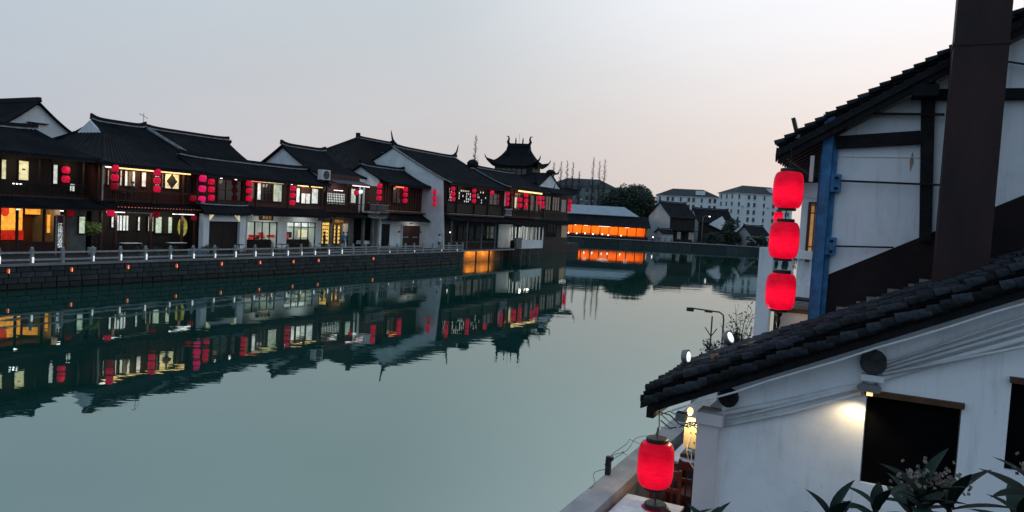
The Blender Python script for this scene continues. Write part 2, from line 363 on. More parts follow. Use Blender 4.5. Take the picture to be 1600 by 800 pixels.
for i, s in enumerate(posts):
    p = inst(pm_, 'post', rl, rel(rl, (s, .12, 1.475)))
    if s < 30 and i not in (4,) or i in (22, 25, 28, 30): inst(lm_, 'post_glow_plate', p, (0, 0, 0), scale=(RNG.uniform(.5,.8),1,RNG.uniform(.6,.9)) if s < 30 else (.45,1,.35))
    if i:
        a, b = posts[i-1] + .1, s - .1
        MB().box(a, b, .06, .18, 2.03, 2.13).build('upper_rail', M['rail'], rl)
        MB().box(a, b, .07, .17, 1.62, 1.72).build('lower_rail', M['rail'], rl)
        if s > 28: MB().box(a, b, .08, .16, 1.84, 1.90).build('middle_rail', M['rail'], rl)

# small red lamps on the quay wall
RED = [(.88,1.12),(4.41,1.07),(8.06,1.1),(11.66,1.06),(15.45,1.08),(19.12,1.07),(22.68,1.03),(25.64,1.05),(33.08,1.03)]
ORD = ['first','second','third','fourth','fifth','sixth','seventh','eighth','ninth','tenth','eleventh','twelfth']
core = MB().lathe([(.02,-.16),(.035,-.1),(.035,.12),(.02,.16)], n=8).mesh('bulb'); core.materials.append(M['e_lamp_core'])
glas = MB().lathe([(.05,-.15),(.11,-.08),(.125,.02),(.09,.13),(.04,.17)], n=10).mesh('shade'); glas.materials.append(M['e_lamp_red'])
hook = MB().tube([(0,.0,.17),(0,.02,.26),(0,.14,.30)], .012, 5).mesh('bracket'); hook.materials.append(M['black'])
for i, (s, z) in enumerate(RED):
    r_ = thing('quay_lamp', 'small glowing red lamp on the quay wall, %s from the left' % ORD[i], 'lamp', (s, -.20, z - .1), group='red lamps along the quay wall'); r_.scale = (.68,.68,.78)
    inst(glas, 'shade', r_, (0,0,.1)); c = inst(core, 'bulb', r_, (0,-.115,.1)); inst(hook, 'bracket', r_, (0,0,.1))
# two orange floodlights under the timber deck and the glow they throw on the stones
# ------------------------------------------------------------------ house kit
def roof_slope(root, name, s0, s1, te, ze, tr, zr, mat, power=1.25, lift=0.12, hipL=None, hipR=None, pitch=.32, thick=.16, rows=8):
    """corrugated tile slope from eave (te, ze) to ridge (tr, zr); hip=(u, s) pulls that end in up to height u"""
    L = s1 - s0; n = max(8, int(L / pitch)) ; off = (0, .055, .085, .055)
    g = []
    for i in range(rows + 1):
        u = i / rows; a, b = s0, s1
        if hipL: a = s0 + (hipL[1] - s0) * min(1, u / hipL[0])
        if hipR: b = s1 + (hipR[1] - s1) * min(1, u / hipR[0])
        row = []
        for k in range(n * 4 + 1):
            q = k / (n * 4); s = a + (b - a) * q
            e = abs(2*q - 1) ** 8 * lift * (1 - .6*u)
            row.append((s, te + (tr-te)*u, ze + (zr-ze) * u**power + off[k % 4] + e))
        g.append(row)
    return MB().slab(g, thick).build(name, mat, root)
def ridge_bar(root, s0, s1, t, z, h=.32, tip=.25, finial=0):
    n = 14; up = []; dn = []
    for k in range(n + 1):
        q = k / n; s = s0 + (s1-s0)*q; e = tip * abs(2*q-1)**6
        up.append((s, z + h + e)); dn.append((s, z + e*.6))
    rb = MB().prism(dn + up[::-1], 'y', t - .14, t + .14).build('ridge', M['ridge'], root)
    MB().prism([(s, z_ - .02) for s, z_ in dn] + [(s, z_ + .07) for s, z_ in dn[::-1]], 'y', t - .19, t + .19).build('ridge_lime_line', M['lime'], rb)
    if finial:
        for sg, s in ((-1, s0), (1, s1)):
            zz = z + h + tip
            MB().tube([(s - sg*.9, t, zz - .25), (s - sg*.3, t, zz), (s + sg*.05, t, zz + .35*finial), (s + sg*.28, t, zz + finial), (s + sg*.40, t, zz + 1.35*finial)], [.16,.17,.12,.07,.03], 8).build('ridge_finial', M['ridge'], root)
    return rb
def gable_pts(te, ze, tr, zr, tb, zb, power=1.25, n=7, drop=.12):
    a = [(te + (tr-te)*i/n, ze + (zr-ze)*(i/n)**power - drop) for i in range(n + 1)]
    b = [(tb + (tr-tb)*i/n, zb + (zr-zb)*(i/n)**power - drop) for i in range(n, -1, -1)][1:]
    return a + b
def gable_wall(root, s, te, ze, tr, zr, tb, zb, t0, t1, zbase, mat, name='gable_wall', thick=.22, power=1.25, trim=False):
    pts = [(t0, zbase)] + [p for p in gable_pts(te, ze, tr, zr, tb, zb, power) if t0 <= p[0] <= t1] + [(t1, zbase)]
    w = MB().prism(pts, 'x', s, s + thick).build(name, mat, root)
    if trim:
        gp = gable_pts(te, ze, tr, zr, tb, zb, power, drop=-.05)
        for a, b in zip(gp, gp[1:]):
            if (a[0] + b[0]) / 2 < tr: MB().bar((s - .12, a[0], a[1]), (s - .12, b[0]-.06, b[1]-.03), .3, .12).build('verge_tile_band', M['lime'], w)
    return w
def window(root, s0, s1, z0, z1, t, pane, nx=2, ny=1, fm=None, fw=.07, depth=.09, name='window'):
    fm = fm or M['timber']; m_ = MB()
    m_.box(s0, s1, t - depth, t, z1 - fw, z1).box(s0, s1, t - depth, t, z0, z0 + fw)
    m_.box(s0, s0 + fw, t - depth + .003, t, z0 + fw, z1 - fw).box(s1 - fw, s1, t - depth + .003, t, z0 + fw, z1 - fw)
    for i in range(1, nx):
        x = s0 + (s1-s0)*i/nx; m_.box(x - fw*.32, x + fw*.32, t - depth + .012, t, z0 + fw, z1 - fw)
    for j in range(1, ny):
        z = z0 + (z1-z0)*j/ny; m_.box(s0 + fw, s1 - fw, t - depth + .02, t, z - fw*.28, z + fw*.28)
    w = m_.build(name, fm, root)
    MB().box(s0 + fw*.6, s1 - fw*.6, t - .022, t - .006, z0 + fw*.6, z1 - fw*.6).build('pane', pane, w, base=root)
    return w
def post(root, s, t, z0, z1, r=.11, m=None): return MB().lathe([(r*1.5,z0),(r*1.5,z0+.12),(r,z0+.16),(r,z1)], (s, t, 0), 10).build('post', m or M['timber_red'], root)
def railing(root, s0, s1, t, z, h=.9, step=.16, m=None, bal=True, posts_at=()):
    m = m or M['timber']
    r = MB().box(s0, s1, t - .045, t + .045, z + h - .08, z + h).box(s0, s1, t - .035, t + .035, z + .08, z + .14).build('balcony_rail', m, root)
    n = int((s1 - s0) / step)
    if bal:
        me = MB().box(-.018,.018,-.018,.018, .14, h - .08).mesh('baluster'); me.materials.append(m)
        for k in range(1, n): inst(me, 'baluster', r, rel(root, (s0 + (s1-s0)*k/n, t, z)))
    else:
        MB().box(s0 + .03, s1 - .03, t - .015, t + .015, z + .16, z + h - .1).build('balcony_panel', m, r, base=root)
    return r
def pent(root, s0, s1, t0, z0, t1, z1, mat=None, name='pent_roof', pitch=.26, thick=.12):
    return roof_slope(root, name, s0, s1, t0, z0, t1, z1, mat or M['tile'], 1.05, .03, pitch=pitch, thick=thick, rows=4)
def text(root, body, p, size, mat, name='letter', rot=0, ext=.008):
    c = bpy.data.curves.new(name, 'FONT'); c.body = body; c.size = size; c.extrude = ext; c.align_x = 'CENTER'; c.align_y = 'CENTER'
    tmp = bpy.data.objects.new('tmp', c); COL.objects.link(tmp); bpy.context.view_layer.update()
    me = bpy.data.meshes.new_from_object(tmp.evaluated_get(bpy.context.evaluated_depsgraph_get())); bpy.data.objects.remove(tmp)
    o = bpy.data.objects.new(name, me); COL.objects.link(o); me.materials.clear(); me.materials.append(mat); o.parent = root; o.location = rel(root, p)
    o.rotation_euler = (math.pi/2, 0, rot)
    return o
STY = dict(white=('e_white',1,1), cream=('e_cream',1,1), dim=('e_dim',1,2), greenlit=('e_greenlit',2,1), curtain=('e_white',3,1), dark=('glassdark',3,2), green=('e_green',1,1), picture=('e_white',2,1), mullion=('e_white',4,1), screen=('e_green',2,1), lattice=('e_white',1,1), latdark=('dark',1,1))
def windows(root, L, fm=None):
    for s0, s1, z0, z1, t, st in L:
        k, nx, ny = STY[st]; w = window(root, s0, s1, z0, z1, t, M[k], nx, ny, fm)
        if st == 'curtain': MB().box(s0 + (s1-s0)*.36, s0 + (s1-s0)*.66, t - .05, t - .026, z0 + .06, z1 - .06).build('curtain', M['e_curtain'], w, base=root)
        if st == 'picture': MB().box(s0 + .08, s1 - .1, t - .075, t - .03, z1 - .62, z1 - .08).build('wooden_picture', M['timber_mid'], w, base=root)
        if st in ('lattice', 'screen', 'latdark'):
            a, b = (s0, s1) if st != 'screen' else (s0 + (s1-s0)*.40, s0 + (s1-s0)*.72)
            nx, ny = {'lattice': (12, 5), 'screen': (5, 9), 'latdark': (7, 5)}[st]
            for j in range(1, ny): MB().box(a, b, t - .07, t - .03, z0 + (z1-z0)*j/ny - .028, z0 + (z1-z0)*j/ny + .028).build('lattice_bar', fm or M['timber'], w, base=root)
            for i in range(nx + 1): MB().box(a + (b-a)*i/nx - .028, a + (b-a)*i/nx + .028, t - .08, t - .025, z0 + .03, z1 - .03).build('lattice_bar', fm or M['timber'], w, base=root)
            if st == 'latdark':
                q = random.Random(int(s0*10))
                for i in range(nx):
                    for j in range(ny):
                        if q.random() < .42:
                            x = a + (b-a)*(i+.5)/nx; z = z0 + (z1-z0)*(j+.5)/ny
                            MB().box(x - .075, x + .075, t - .05, t - .024, z - .10, z + .10).build('lit_light', M['e_white'], w, base=root)
def house(name, label, s0, s1, tg, tu, te, ze, tr, zr, tb, zb, zf, mg, mu, gL=None, gR=None, group='houses along the quay', hipL=None, hipR=None, ov=.3, finial=0, power=1.25, ground=True, tback=None, trim=False, ridge=True, lift=.12):
    r = thing(name, label, 'house', (s0, tg, GZ), group=group); tk = tback or tb - .5
    if ground: MB().box(s0 + .004, s1 - .004, tg, tk, GZ - .01, zf).build('ground_wall', mg, r)
    MB().box(s0, s1, tu, tk, zf + .004, ze + .1).build('upper_wall', mu, r)
    MB().box(s0 - .05, s1 + .05, min(tg, tu) - .25, tu - .002, zf - .18, zf + .06).build('floor_beam', M['timber_red'], r)
    roof_slope(r, 'front_roof', s0 - ov, s1 + ov, te, ze, tr, zr, M['tile'], power, hipL=hipL, hipR=hipR, lift=lift)
    roof_slope(r, 'back_roof', s0 - ov, s1 + ov, tb, zb, tr, zr, M['tile'], power, hipL=hipL, hipR=hipR, lift=lift)
    MB().box(s0 - ov + .05, s1 + ov - .05, te + .02, te + .07, ze - .22, ze - .02).build('eave_board', M['timber'], r)
    hl = hipL[1] if hipL else s0 - ov; hr = hipR[1] if hipR else s1 + ov
    if ridge: ridge_bar(r, hl, hr, tr, zr, finial=finial)
    tt0 = min(tu, tg)
    if gL: gable_wall(r, s0 - .002, te, ze, tr, zr, tb, zb, tu, tk, ze - .4, gL, trim=trim)
    if gR: gable_wall(r, s1 - .2, te, ze, tr, zr, tb, zb, tu, tk, ze - .4, gR)
    return r
def strip(root, s0, s1, t, z, m, h=.06, name='light_strip', z1=None): return MB().bar((s0, t, z), (s1, t, z if z1 is None else z1), .05, h).build(name, M[m], root)

# ------------------------------------------------------------------ left row, house A: restaurant with the orange room
a = house('timber_house', 'dark timber house at the left edge with an orange lit restaurant', -3.0, 9.6, 6.6, 7.3, 5.6, 7.95, 10, 9.75, 14.2, 8.3, 5.25, M['plaster_grey'], M['timber'], ground=False, hipR=(1, 8.1))
MB().slab([[(9.9 - 1.8*i/5, 5.6 + 4.4*i/5 + (8.6 - 8.6*i/5)*k/24, 7.95 + .35*k/24*(1 - i/5) + 1.8*(i/5)**1.25 + (0,.055,.085,.055)[k%4]) for k in range(25)] for i in range(6)], .16).build('side_roof', M['tile'], a)
MB().box(-3, 3.75, 6.6, 13.7, 1.49, 5.07).build('ground_wall', M['timber'], a)
MB().box(8.25, 9.6, 6.6, 13.7, 1.49, 5.07).build('ground_wall', M['plaster_grey'], a)
MB().box(3.75, 8.25, 10.6, 13.7, 1.49, 5.07).build('ground_wall', M['timber'], a)
# the orange room: floor, back panels, beams, tables
MB().box(3.76, 8.24, 6.2, 10.6, 1.505, 1.53).build('room_floor', M['timber_mid'], a)
MB().box(3.76, 8.24, 6.55, 10.6, 4.72, 4.78).build('room_ceiling', M['timber_red'], a)
MB().box(3.8, 8.2, 10.5, 10.59, 1.53, 4.7).build('room_back_wall', M['timber_mid'], a)
p_ = MB().box(4.9, 7.0, 9.55, 9.6, 2.85, 4.5).build('yellow_panel', M['e_orange'], a)
MB().add(*(lambda b: (b.v, b.f))(MB().prism([(5.62,4.5),(5.62,3.95),(5.72,3.82),(5.86,3.78),(6.0,3.82),(6.1,3.95),(6.1,4.5)], 'y', 9.50, 9.545))).build('red_scallop', M['redglow'], p_, base=a)
MB().box(7.2, 8.18, 9.55, 9.6, 3.95, 4.5).build('yellow_panel', M['e_orange'], a)
MB().box(8.0, 8.2, 8.4, 8.44, 2.75, 4.0).build('yellow_panel', M['e_orange'], a)
MB().box(4.9, 7.0, 9.4, 9.5, 2.2, 2.85).build('bench_back', M['redglow'], a)
for x in (4.0, 5.05, 6.75, 7.5): post(a, x, 6.65, 1.5, 4.75, .09)
MB().box(3.75, 8.25, 6.55, 6.75, 4.45, 4.72).build('beam', M['timber_red'], a)
MB().box(4.1, 8.1, 6.6, 6.66, 1.6, 2.25).build('low_screen', M['timber_red'], a)
lamp('room_lamp', 'AREA', a, (5.4, 7.6, 4.5), 55, (1,.55,.2), 1.4, (rad(50), 0, 0)); lamp('room_lamp', 'AREA', a, (7.4, 7.6, 4.5), 35, (1,.45,.15), 1.0, (rad(50), 0, 0))
WIN_A = [(4.3,4.72,6.18,7.53,7.28,'cream'),(5.34,6.1,6.19,7.56,7.28,'cream'),(7.56,7.99,6.02,7.49,7.28,'white'),(8.71,9.21,5.65,6.27,7.28,'white')]
windows(a, WIN_A)
window(a, 8.98, 9.56, 2.76, 4.05, 6.58, M['e_greenlit'], 1, 1)
MB().box(5.6, 5.78, 7.17, 7.2, 6.9, 7.0).build('door_plate', M['timber'], a)
for k in range(3): MB().box(4.65+.22*k, 4.75+.22*k, 6.4, 6.5, 5.95, 6.01).build('table_light', M['e_bulb'], a)
for x in (3.9, 6.45, 7.1, 9.4): post(a, x, 6.75, 5.3, 7.9, .09, M['timber'])
railing(a, -3, 9.6, 6.35, 5.3, .85, .2, M['timber'])
pent(a, -3.2, 9.7, 4.7, 4.62, 6.9, 5.3)
MB().box(-3.2, 9.7, 4.75, 4.80, 4.45, 4.60).build('eave_board', M['timber_red'], a)
for x in (4.2, 6.9): MB().cbox(x, 5.0, 4.36, .16, .12, .05).build('eave_spotlight', M['e_bulb'], a)
# grey recess wall between A and B and the sign post
sg = thing('vertical_sign', 'tall narrow dark sign with white characters beside the orange restaurant', 'sign', (6.74, 4.9, 1.5))
MB().box(6.52, 6.96, 4.86, 4.94, 1.95, 4.08).build('board', pmat('sign_maroon', (.05,.008,.008), None, 3), sg)
MB().box(6.49,6.52,4.84,4.96,1.5,4.1).box(6.96,6.99,4.84,4.96,1.5,4.1).box(6.52,6.96,4.845,4.955,4.08,4.12).build('frame', M['rail'], sg)
MB().box(6.56, 6.92, 4.852, 4.857, 1.98, 3.6).build('backing', M['black'], sg)
for i, ch in enumerate('江南的酒情'): text(sg, ch, (6.74, 4.84, 3.42 - i*.33), .34, M['e_white'])
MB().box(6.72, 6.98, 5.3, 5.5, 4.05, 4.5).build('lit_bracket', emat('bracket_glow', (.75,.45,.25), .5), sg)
# tall back house with white gable facing the canal
c = thing('gable_house', 'taller back house with a white front gable behind the left restaurant', 'house', (13.4, 19, GZ), group='houses along the quay')
MB().box(10.6, 16.2, 19.4, 27.5, GZ, 10.7).build('wall', M['plaster'], c)
pk, hw = (8.75, 12.0), 2.75
def cross_slope(root, sg_, s_c, hw, zp, ze, t0, t1, name, lift=0):
    n = int((t1-t0)/.32); off = (0,.055,.085,.055); g = []
    for i in range(9):
        u = i / 8; row = []
        for k in range(n*4+1):
            q = k/(n*4); row.append((s_c + sg_*hw*(1-u), t0 + (t1-t0)*q, ze + (zp-ze)*u**1.25 + off[k%4] + lift*(1-q)**6*(1-u)))
        g.append(row)
    return MB().slab(g, .16).build(name, M['tile'], root)
for sg_, nm in ((-1,'left_roof'),(1,'right_roof')): cross_slope(c, sg_, 13.4, 3.3, 12.85, 10.45, 19.0, 27.6, nm)
gp = [(13.4 + x, 10.45 + 2.4*(1-abs(x)/3.3)**1.25 - .14) for x in [-2.6+.4*i for i in range(14)]]
MB().prism([(10.8, 9.0)] + gp + [(16.0, 9.0)], 'y', 19.3, 19.5).build('gable_wall', M['plaster'], c)
MB().box(12.6, 14.2, 19.0, 19.3, 11.05, 11.12).build('gable_canopy', M['timber'], c)
MB().prism([(13.22,12.8),(13.58,12.8),(13.52,13.18),(13.28,13.18)], 'y', 18.95, 27.6).build('ridge', M['ridge'], c)

# ------------------------------------------------------------------ house B: hip-and-gable roof, tea house with the diamond window
b = house('tea_house', 'wide timber house with a black diamond window and warm light strip', 9.9, 17.9, 6.5, 5.9, 4.9, 7.78, 12.4, 11.25, 19, 8.2, 5.1, M['timber'], M['timber_red'], hipL=(.80, 13.5), finial=0)
roof_slope_side = []
g = []
for i in range(7):
    u = i/6; g.append([(9.6 + 3.9*u, 4.9 + 6.0*u + (13.5 - 9.7*u)*k/40, 7.78 + 2.6*u**1.25 + (0,.055,.085,.055)[k%4]) for k in range(41)])
MB().slab(g, .16).build('side_roof', M['tile'], b)
MB().prism([(10.9, 10.3), (12.35, 11.25), (13.9, 10.3)], 'x', 13.35, 13.5).build('gablet', M['plaster'], b)
# the lower stretch of roof that carries on to the right
b2 = thing('rear_house', 'rear house with a long dark ridge behind the tea house', 'house', (18.6, 9, GZ), group='houses along the quay')
MB().box(18.6, 27, 9.2, 16.5, GZ, 8.8).build('wall', M['timber'], b2)
roof_slope(b2, 'front_roof', 18.2, 27.3, 8.6, 8.7, 12.5, 11.25, M['tile'], 1.3, .1, hipR=(1.0, 26.6)); roof_slope(b2, 'back_roof', 18.2, 27.3, 17, 8.3, 12.5, 11.25, M['tile'], 1.3, .1)
ridge_bar(b2, 18.3, 26.9, 12.5, 11.25, .28, .12)
MB().bar((18.3, 12.3, 11.3), (20.6, 8.6, 8.9), .22, .18).build('hip_ridge', M['lime'], b2)
an = MB().tube([(18.0,12.4,11.4),(18.0,12.4,12.5)], .02, 5).tube([(17.6,12.4,12.4),(18.4,12.4,12.1)], .02, 5).tube([(17.75,12.2,12.3),(17.85,12.6,12.35)], .015, 5).top('roof_aerial', M['black'], 'thin television aerial on the ridge of the tea house', 'aerial')
WIN_B = [(10.21,10.4,6.27,7.43,5.88,'white'),(10.52,10.73,6.25,7.41,5.88,'white'),(11.46,11.71,6.26,7.44,5.88,'white'),(11.81,12.76,6.26,7.45,5.88,'curtain'),(13.15,13.64,6.28,7.45,5.88,'white'),(14.18,14.77,6.2,7.49,5.88,'white'),(14.85,15.05,6.32,7.48,5.88,'white'),(16.69,17.8,6.01,7.41,5.88,'dark')]
windows(b, WIN_B, M['timber_red'])
dw = window(b, 15.08, 16.45, 6.28, 7.5, 5.85, M['e_cream'], 1, 1)
MB().prism([(15.76,6.33),(16.22,6.89),(15.76,7.45),(15.30,6.89)], 'y', 5.78, 5.82).build('black_diamond', M['black'], dw, base=b)
for x in (9.95, 11.0, 14.0, 16.55, 17.85): post(b, x, 5.55, 5.15, 7.75, .1)
MB().box(9.9, 17.9, 5.5, 5.62, 7.5, 7.62).build('beam', M['timber_red'], b)
strip(b, 10.1, 14.0, 5.30, 7.53, 'e_warm', .10); strip(b, 14.1, 17.0, 5.30, 7.53, 'e_warm', .10); strip(b, 9.95, 10.6, 5.2, 7.56, 'e_strip', .14)
MB().box(9.86, 9.93, 5.3, 5.37, 5.2, 7.7).build('lit_corner_strip', M['e_dim'], b)
railing(b, 9.9, 17.9, 5.45, 5.15, .85, .18, M['timber_red'])
pent(b, 9.8, 17.9, 4.45, 4.72, 6.2, 5.2, M['tile']); MB().box(9.8, 17.9, 4.5, 4.56, 4.56, 4.70).build('eave_board', M['timber_red'], b)
strip(b, 10.6, 17.6, 4.62, 4.80, 'e_redstrip', .03)
for x0, x1 in ((9.95, 11.3), (11.5, 13.6), (15.2, 17.2)): strip(b, x0, x1, 4.9, 4.42, 'e_strip' if x0 != 11.5 else 'e_dim', .045)
WIN_BG = [(11.28,11.6,3.22,4.14,6.48,'white'),(11.7,12.75,3.0,4.21,6.48,'mullion'),(13.38,13.69,3.01,4.15,6.48,'white'),(14.22,14.82,2.97,4.17,6.48,'green'),(14.85,16.45,2.83,4.2,6.48,'screen')]
windows(b, WIN_BG)
for x in (10.0, 11.1, 13.9, 16.6, 17.8): post(b, x, 5.6, 1.5, 4.6, .12)
ys = thing('oval_sign', 'glowing yellow green oval sign with dark characters outside the tea house', 'sign', (17.28, 6.3, 2.6))
MB().lathe([(.01,-.02),(.42,-.018),(.42,.018),(.01,.02)], (0,0,0), 24).v
ov_ = MB(); pts = [(17.28 + .42*math.cos(t), 3.38 + .74*math.sin(t)) for t in [2*math.pi*i/24 for i in range(24)]]
ov_.prism(pts, 'y', 6.33, 6.40).build('board', M['e_yellowgreen'], ys)
for i, ch in enumerate('茶文舍'): text(ys, ch, (17.28, 6.315, 3.74 - i*.36), .30, M['timber'])
for sx in (11.2, 15.0):
    tb_ = thing('tea_table', 'small white topped tea table on the promenade %s' % ('left of the dark pillar' if sx < 12 else 'in front of the pale green screen'), 'table', (sx+.7, 5.0, GZ), group='tables in front of the tea house')
    MB().box(sx, sx + 1.4, 4.7, 5.3, 2.22, 2.26).build('table_top', M['cloth'], tb_)
    for dx, dy in ((.08,.08),(1.28,.08),(.08,.48),(1.28,.48)): MB().box(sx+dx, sx+dx+.05, 4.72+dy, 4.77+dy, 1.5, 2.22).build('leg', M['timber'], tb_)
bb = MB().box(13.35, 14.95, .75, .80, 1.55, 2.12).top('blue_banner', pmat('blue_cloth', (.12,.20,.24), (.09,.16,.2), 3), 'plain blue grey banner behind the quay railing', 'banner')

# ------------------------------------------------------------------ house C/D: gate, shops, long low roof
d = house('shop_house', 'long low roofed house with white shop front and gate', 17.95, 32.3, 6.3, 5.9, 4.85, 7.66, 7.6, 9.0, 10.4, 8.0, 5.15, M['plaster_grey'], M['timber_red'], ground=False)
MB().box(17.95, 23.45, 6.3, 10.2, 1.49, 4.97).build('ground_wall', M['timber'], d)
for x0, x1 in ((22.9, 23.55), (27.12, 28.23), (32.08, 32.3)): MB().box(x0 if x0 > 23 else 23.45, x1, 6.05, 10.2, 1.49, 4.97).build('ground_wall', M['plaster'], d)
MB().box(23.55, 27.12, 6.05, 6.3, 4.0, 4.97).box(28.23, 32.08, 6.05, 6.3, 4.05, 4.97).build('lintel', M['plaster'], d)
for (x0, x1, z1) in ((23.55, 27.12, 4.0), (28.23, 32.08, 4.05)):
    MB().box(x0, x1, 8.6, 8.7, 1.5, 4.9).build('shop_back_wall', M['plaster'], d); MB().box(x0, x1, 6.31, 8.6, 1.5, 1.53).build('shop_floor', M['timber'], d)
    MB().box(x0, x1, 6.31, 8.6, 4.3, 4.35).build('shop_ceiling', M['plaster'], d)
    lamp('shop_lamp', 'AREA', d, ((x0+x1)/2, 7.4, 4.25), 42, (.86,1,.82), 1.2)
# shop fittings
q = random.Random(3)
for (x0, x1) in ((23.6, 27.1), (28.3, 32.0)):
    MB().box(x0 + .2, x0 + (x1-x0)*.45, 8.3, 8.55, 1.5, 3.9).build('shelf_unit', M['timber'], d)
    for k in range(7): MB().cbox(x0 + q.uniform(.3, x1-x0-.4), q.uniform(7.2,8.2), q.uniform(1.6,2.6), q.uniform(.2,.5), .25, q.uniform(.2,.7)).build('goods', [M['timber_mid'], M['cloth'], M['redglow'], M['black']][k % 4], d)
    MB().box(x0 + .1, x1 - .1, 6.7, 7.1, 1.5, 2.35).build('counter', M['timber'], d)
def mull(root, x0, x1, z0, z1, t, nx, transom=None):
    m_ = MB()
    for i in range(nx + 1):
        x = x0 + (x1-x0)*i/nx; m_.box(x - .04, x + .04, t - .04, t + .04, z0, z1)
    m_.box(x0 + .04, x1 - .04, t - .035, t + .035, z1 - .07, z1 - .003)
    if transom: m_.box(x0 + .04, x1 - .04, t - .033, t + .033, transom - .03, transom + .03)
    return m_.build('shop_window_frame', M['timber'], root)
mull(d, 23.6, 27.08, 1.5, 3.98, 6.15, 4); mull(d, 28.28, 32.04, 1.5, 4.03, 6.15, 4, 3.55)
MB().box(30.0, 31.2, 6.3, 6.36, 2.6, 3.3).build('pale_notice', M['e_cream'], d)
MB().box(28.35, 29.9, 6.25, 6.29, 3.62, 3.95).box(30.0, 31.4, 6.25, 6.29, 3.62, 3.95).build('transom_light', M['e_white'], d)
for x0 in (24.0, 26.1): MB().box(x0, x0 + .9, 6.32, 6.36, 2.55, 2.8).build('red_notice', M['redglow'], d)
sb = thing('shop_signboard', 'small dark signboard with gilt characters above the shop window', 'sign', (25.6, 6.0, 4.1))
MB().box(24.8, 26.4, 5.9, 5.97, 4.12, 4.55).build('board', M['timber'], sb)
text(sb, '老茶馆', (25.6, 5.885, 4.33), .36, M['gold'])
WIN_D = [(24.21,24.8,5.84,7.39,5.88,'white'),(24.8,26.07,5.77,7.34,5.88,'dark'),(26.11,27.27,5.77,7.42,5.88,'green'),(28.03,28.27,5.83,7.23,5.88,'white'),(28.96,29.54,5.82,7.24,5.88,'white'),(29.62,30.94,5.74,7.36,5.88,'picture'),(30.98,31.99,5.79,7.31,5.88,'white'),(20.04,22.7,5.64,7.4,5.88,'dark')]
windows(d, WIN_D, M['timber_red'])
for x in (18.2, 19.8, 22.95, 23.9, 27.7, 32.1): post(d, x, 5.5, 5.2, 7.6, .1)
strip(d, 22.7, 24.4, 5.3, 7.42, 'e_redstrip', .07); strip(d, 28.6, 30.0, 5.3, 7.40, 'e_warm', .07); strip(d, 30.4, 31.9, 5.3, 7.40, 'e_warm', .07); MB().box(23.0,23.5,5.4,5.5,6.0,7.3).build('lit_edge', M['e_curtain'], d)
MB().box(24.2, 27.3, 5.75, 5.78, 7.42, 7.55).build('cream_transom', M['e_cream'], d)
for x in (20.0, 21.5, 22.9, 27.9): MB().cbox(x, 5.35, 7.42, .14, .1, .06).build('eave_spotlight', M['e_bulb'], d)
MB().box(17.95, 32.3, 5.5, 5.62, 5.2, 5.62).build('balcony_panel', M['timber_red'], d)
pent(d, 22.6, 32.3, 4.3, 4.68, 5.7, 5.35, M['tile']); MB().box(22.6, 32.3, 4.36, 4.42, 4.52, 4.66).build('eave_board', M['timber_red'], d)
# white gate in front of C
gt = thing('courtyard_gate', 'white pillared gate with a small tiled roof and dark double door', 'gate', (19.5, 4.5, GZ))
for x0, x1 in ((17.45, 18.0), (21.05, 21.68)):
    MB().box(x0, x1, 4.2, 4.7, 1.49, 4.55).build('pillar', M['plaster'], gt); MB().box(x0 - .05, x1 + .05, 4.14, 4.75, 1.49, 1.75).build('pillar_base', M['rail'], gt)
MB().box(18.0, 21.05, 4.3, 4.6, 3.98, 4.5).build('lintel', M['plaster'], gt); MB().prism([(18.0,3.98),(18.0,4.5),(18.5,4.5)], 'y', 4.25, 4.29).prism([(21.05,3.98),(21.05,4.5),(20.55,4.5)], 'y', 4.25, 4.29).build('corner_bracket', M['e_cream'], gt)
for x0, x1 in ((18.02, 19.5), (19.53, 21.03)): MB().box(x0, x1, 4.45, 4.55, 1.5, 3.96).build('door_leaf', M['timber'], gt)
for sgn, te_, nm in ((1, 3.85, 'front_roof'), (-1, 5.3, 'back_roof')): roof_slope(gt, nm, 17.2, 22.0, te_, 4.6, 4.55, 5.3, M['tile'], 1.1, .15, rows=4)
ridge_bar(gt, 17.2, 22.0, 4.55, 5.28, .16, .12)
for x in (17.3, 18.9, 20.3): MB().box(x, x + .3, 3.95, 4.1, 4.5, 4.58).build('rafter_end', M['timber_mid'], gt)

# ------------------------------------------------------------------ house E: lattice screen, shop with yellow signs, AC unit; terrace F
e = house('lattice_house', 'narrow house with a white lattice balcony screen and yellow shop signs', 32.4, 38.1, 6.4, 5.9, 6.2, 8.75, 11, 11.4, 16, 8.6, 5.15, M['plaster_grey'], M['timber_red'], gL=M['plaster'], ov=.35)
windows(e, [(32.94,35.9,5.85,7.05,5.88,'lattice'),(36.37,37.6,6.08,7.64,5.88,'green')], M['timber'])
railing(e, 32.5, 38.0, 5.3, 5.2, .85, .17, M['timber_red'])
for x in (32.6, 36.1, 37.9): post(e, x, 5.4, 5.2, 8.2, .1)
roof_slope(e, 'shed_roof', 33.3, 38.6, 4.7, 7.95, 7.6, 8.8, pmat('metal_sheet', (.05,.06,.07), (.035,.04,.05), 2, .5, .3), 1.0, 0, thick=.06)
strip(e, 35.6, 38.3, 4.75, 7.86, 'e_pink', .10); strip(e, 33.2, 34.5, 5.0, 7.25, 'e_strip', .05)
MB().lathe([(.03,-.2),(.2,-.1),(.22,.05),(.12,.2)], (37.1,4.9,7.3), 12).build('globe_lamp', emat('globe_white', (.9,1,1), 1.6), e, smooth=True)
pent(e, 32.3, 38.2, 4.6, 4.72, 6.2, 5.2)
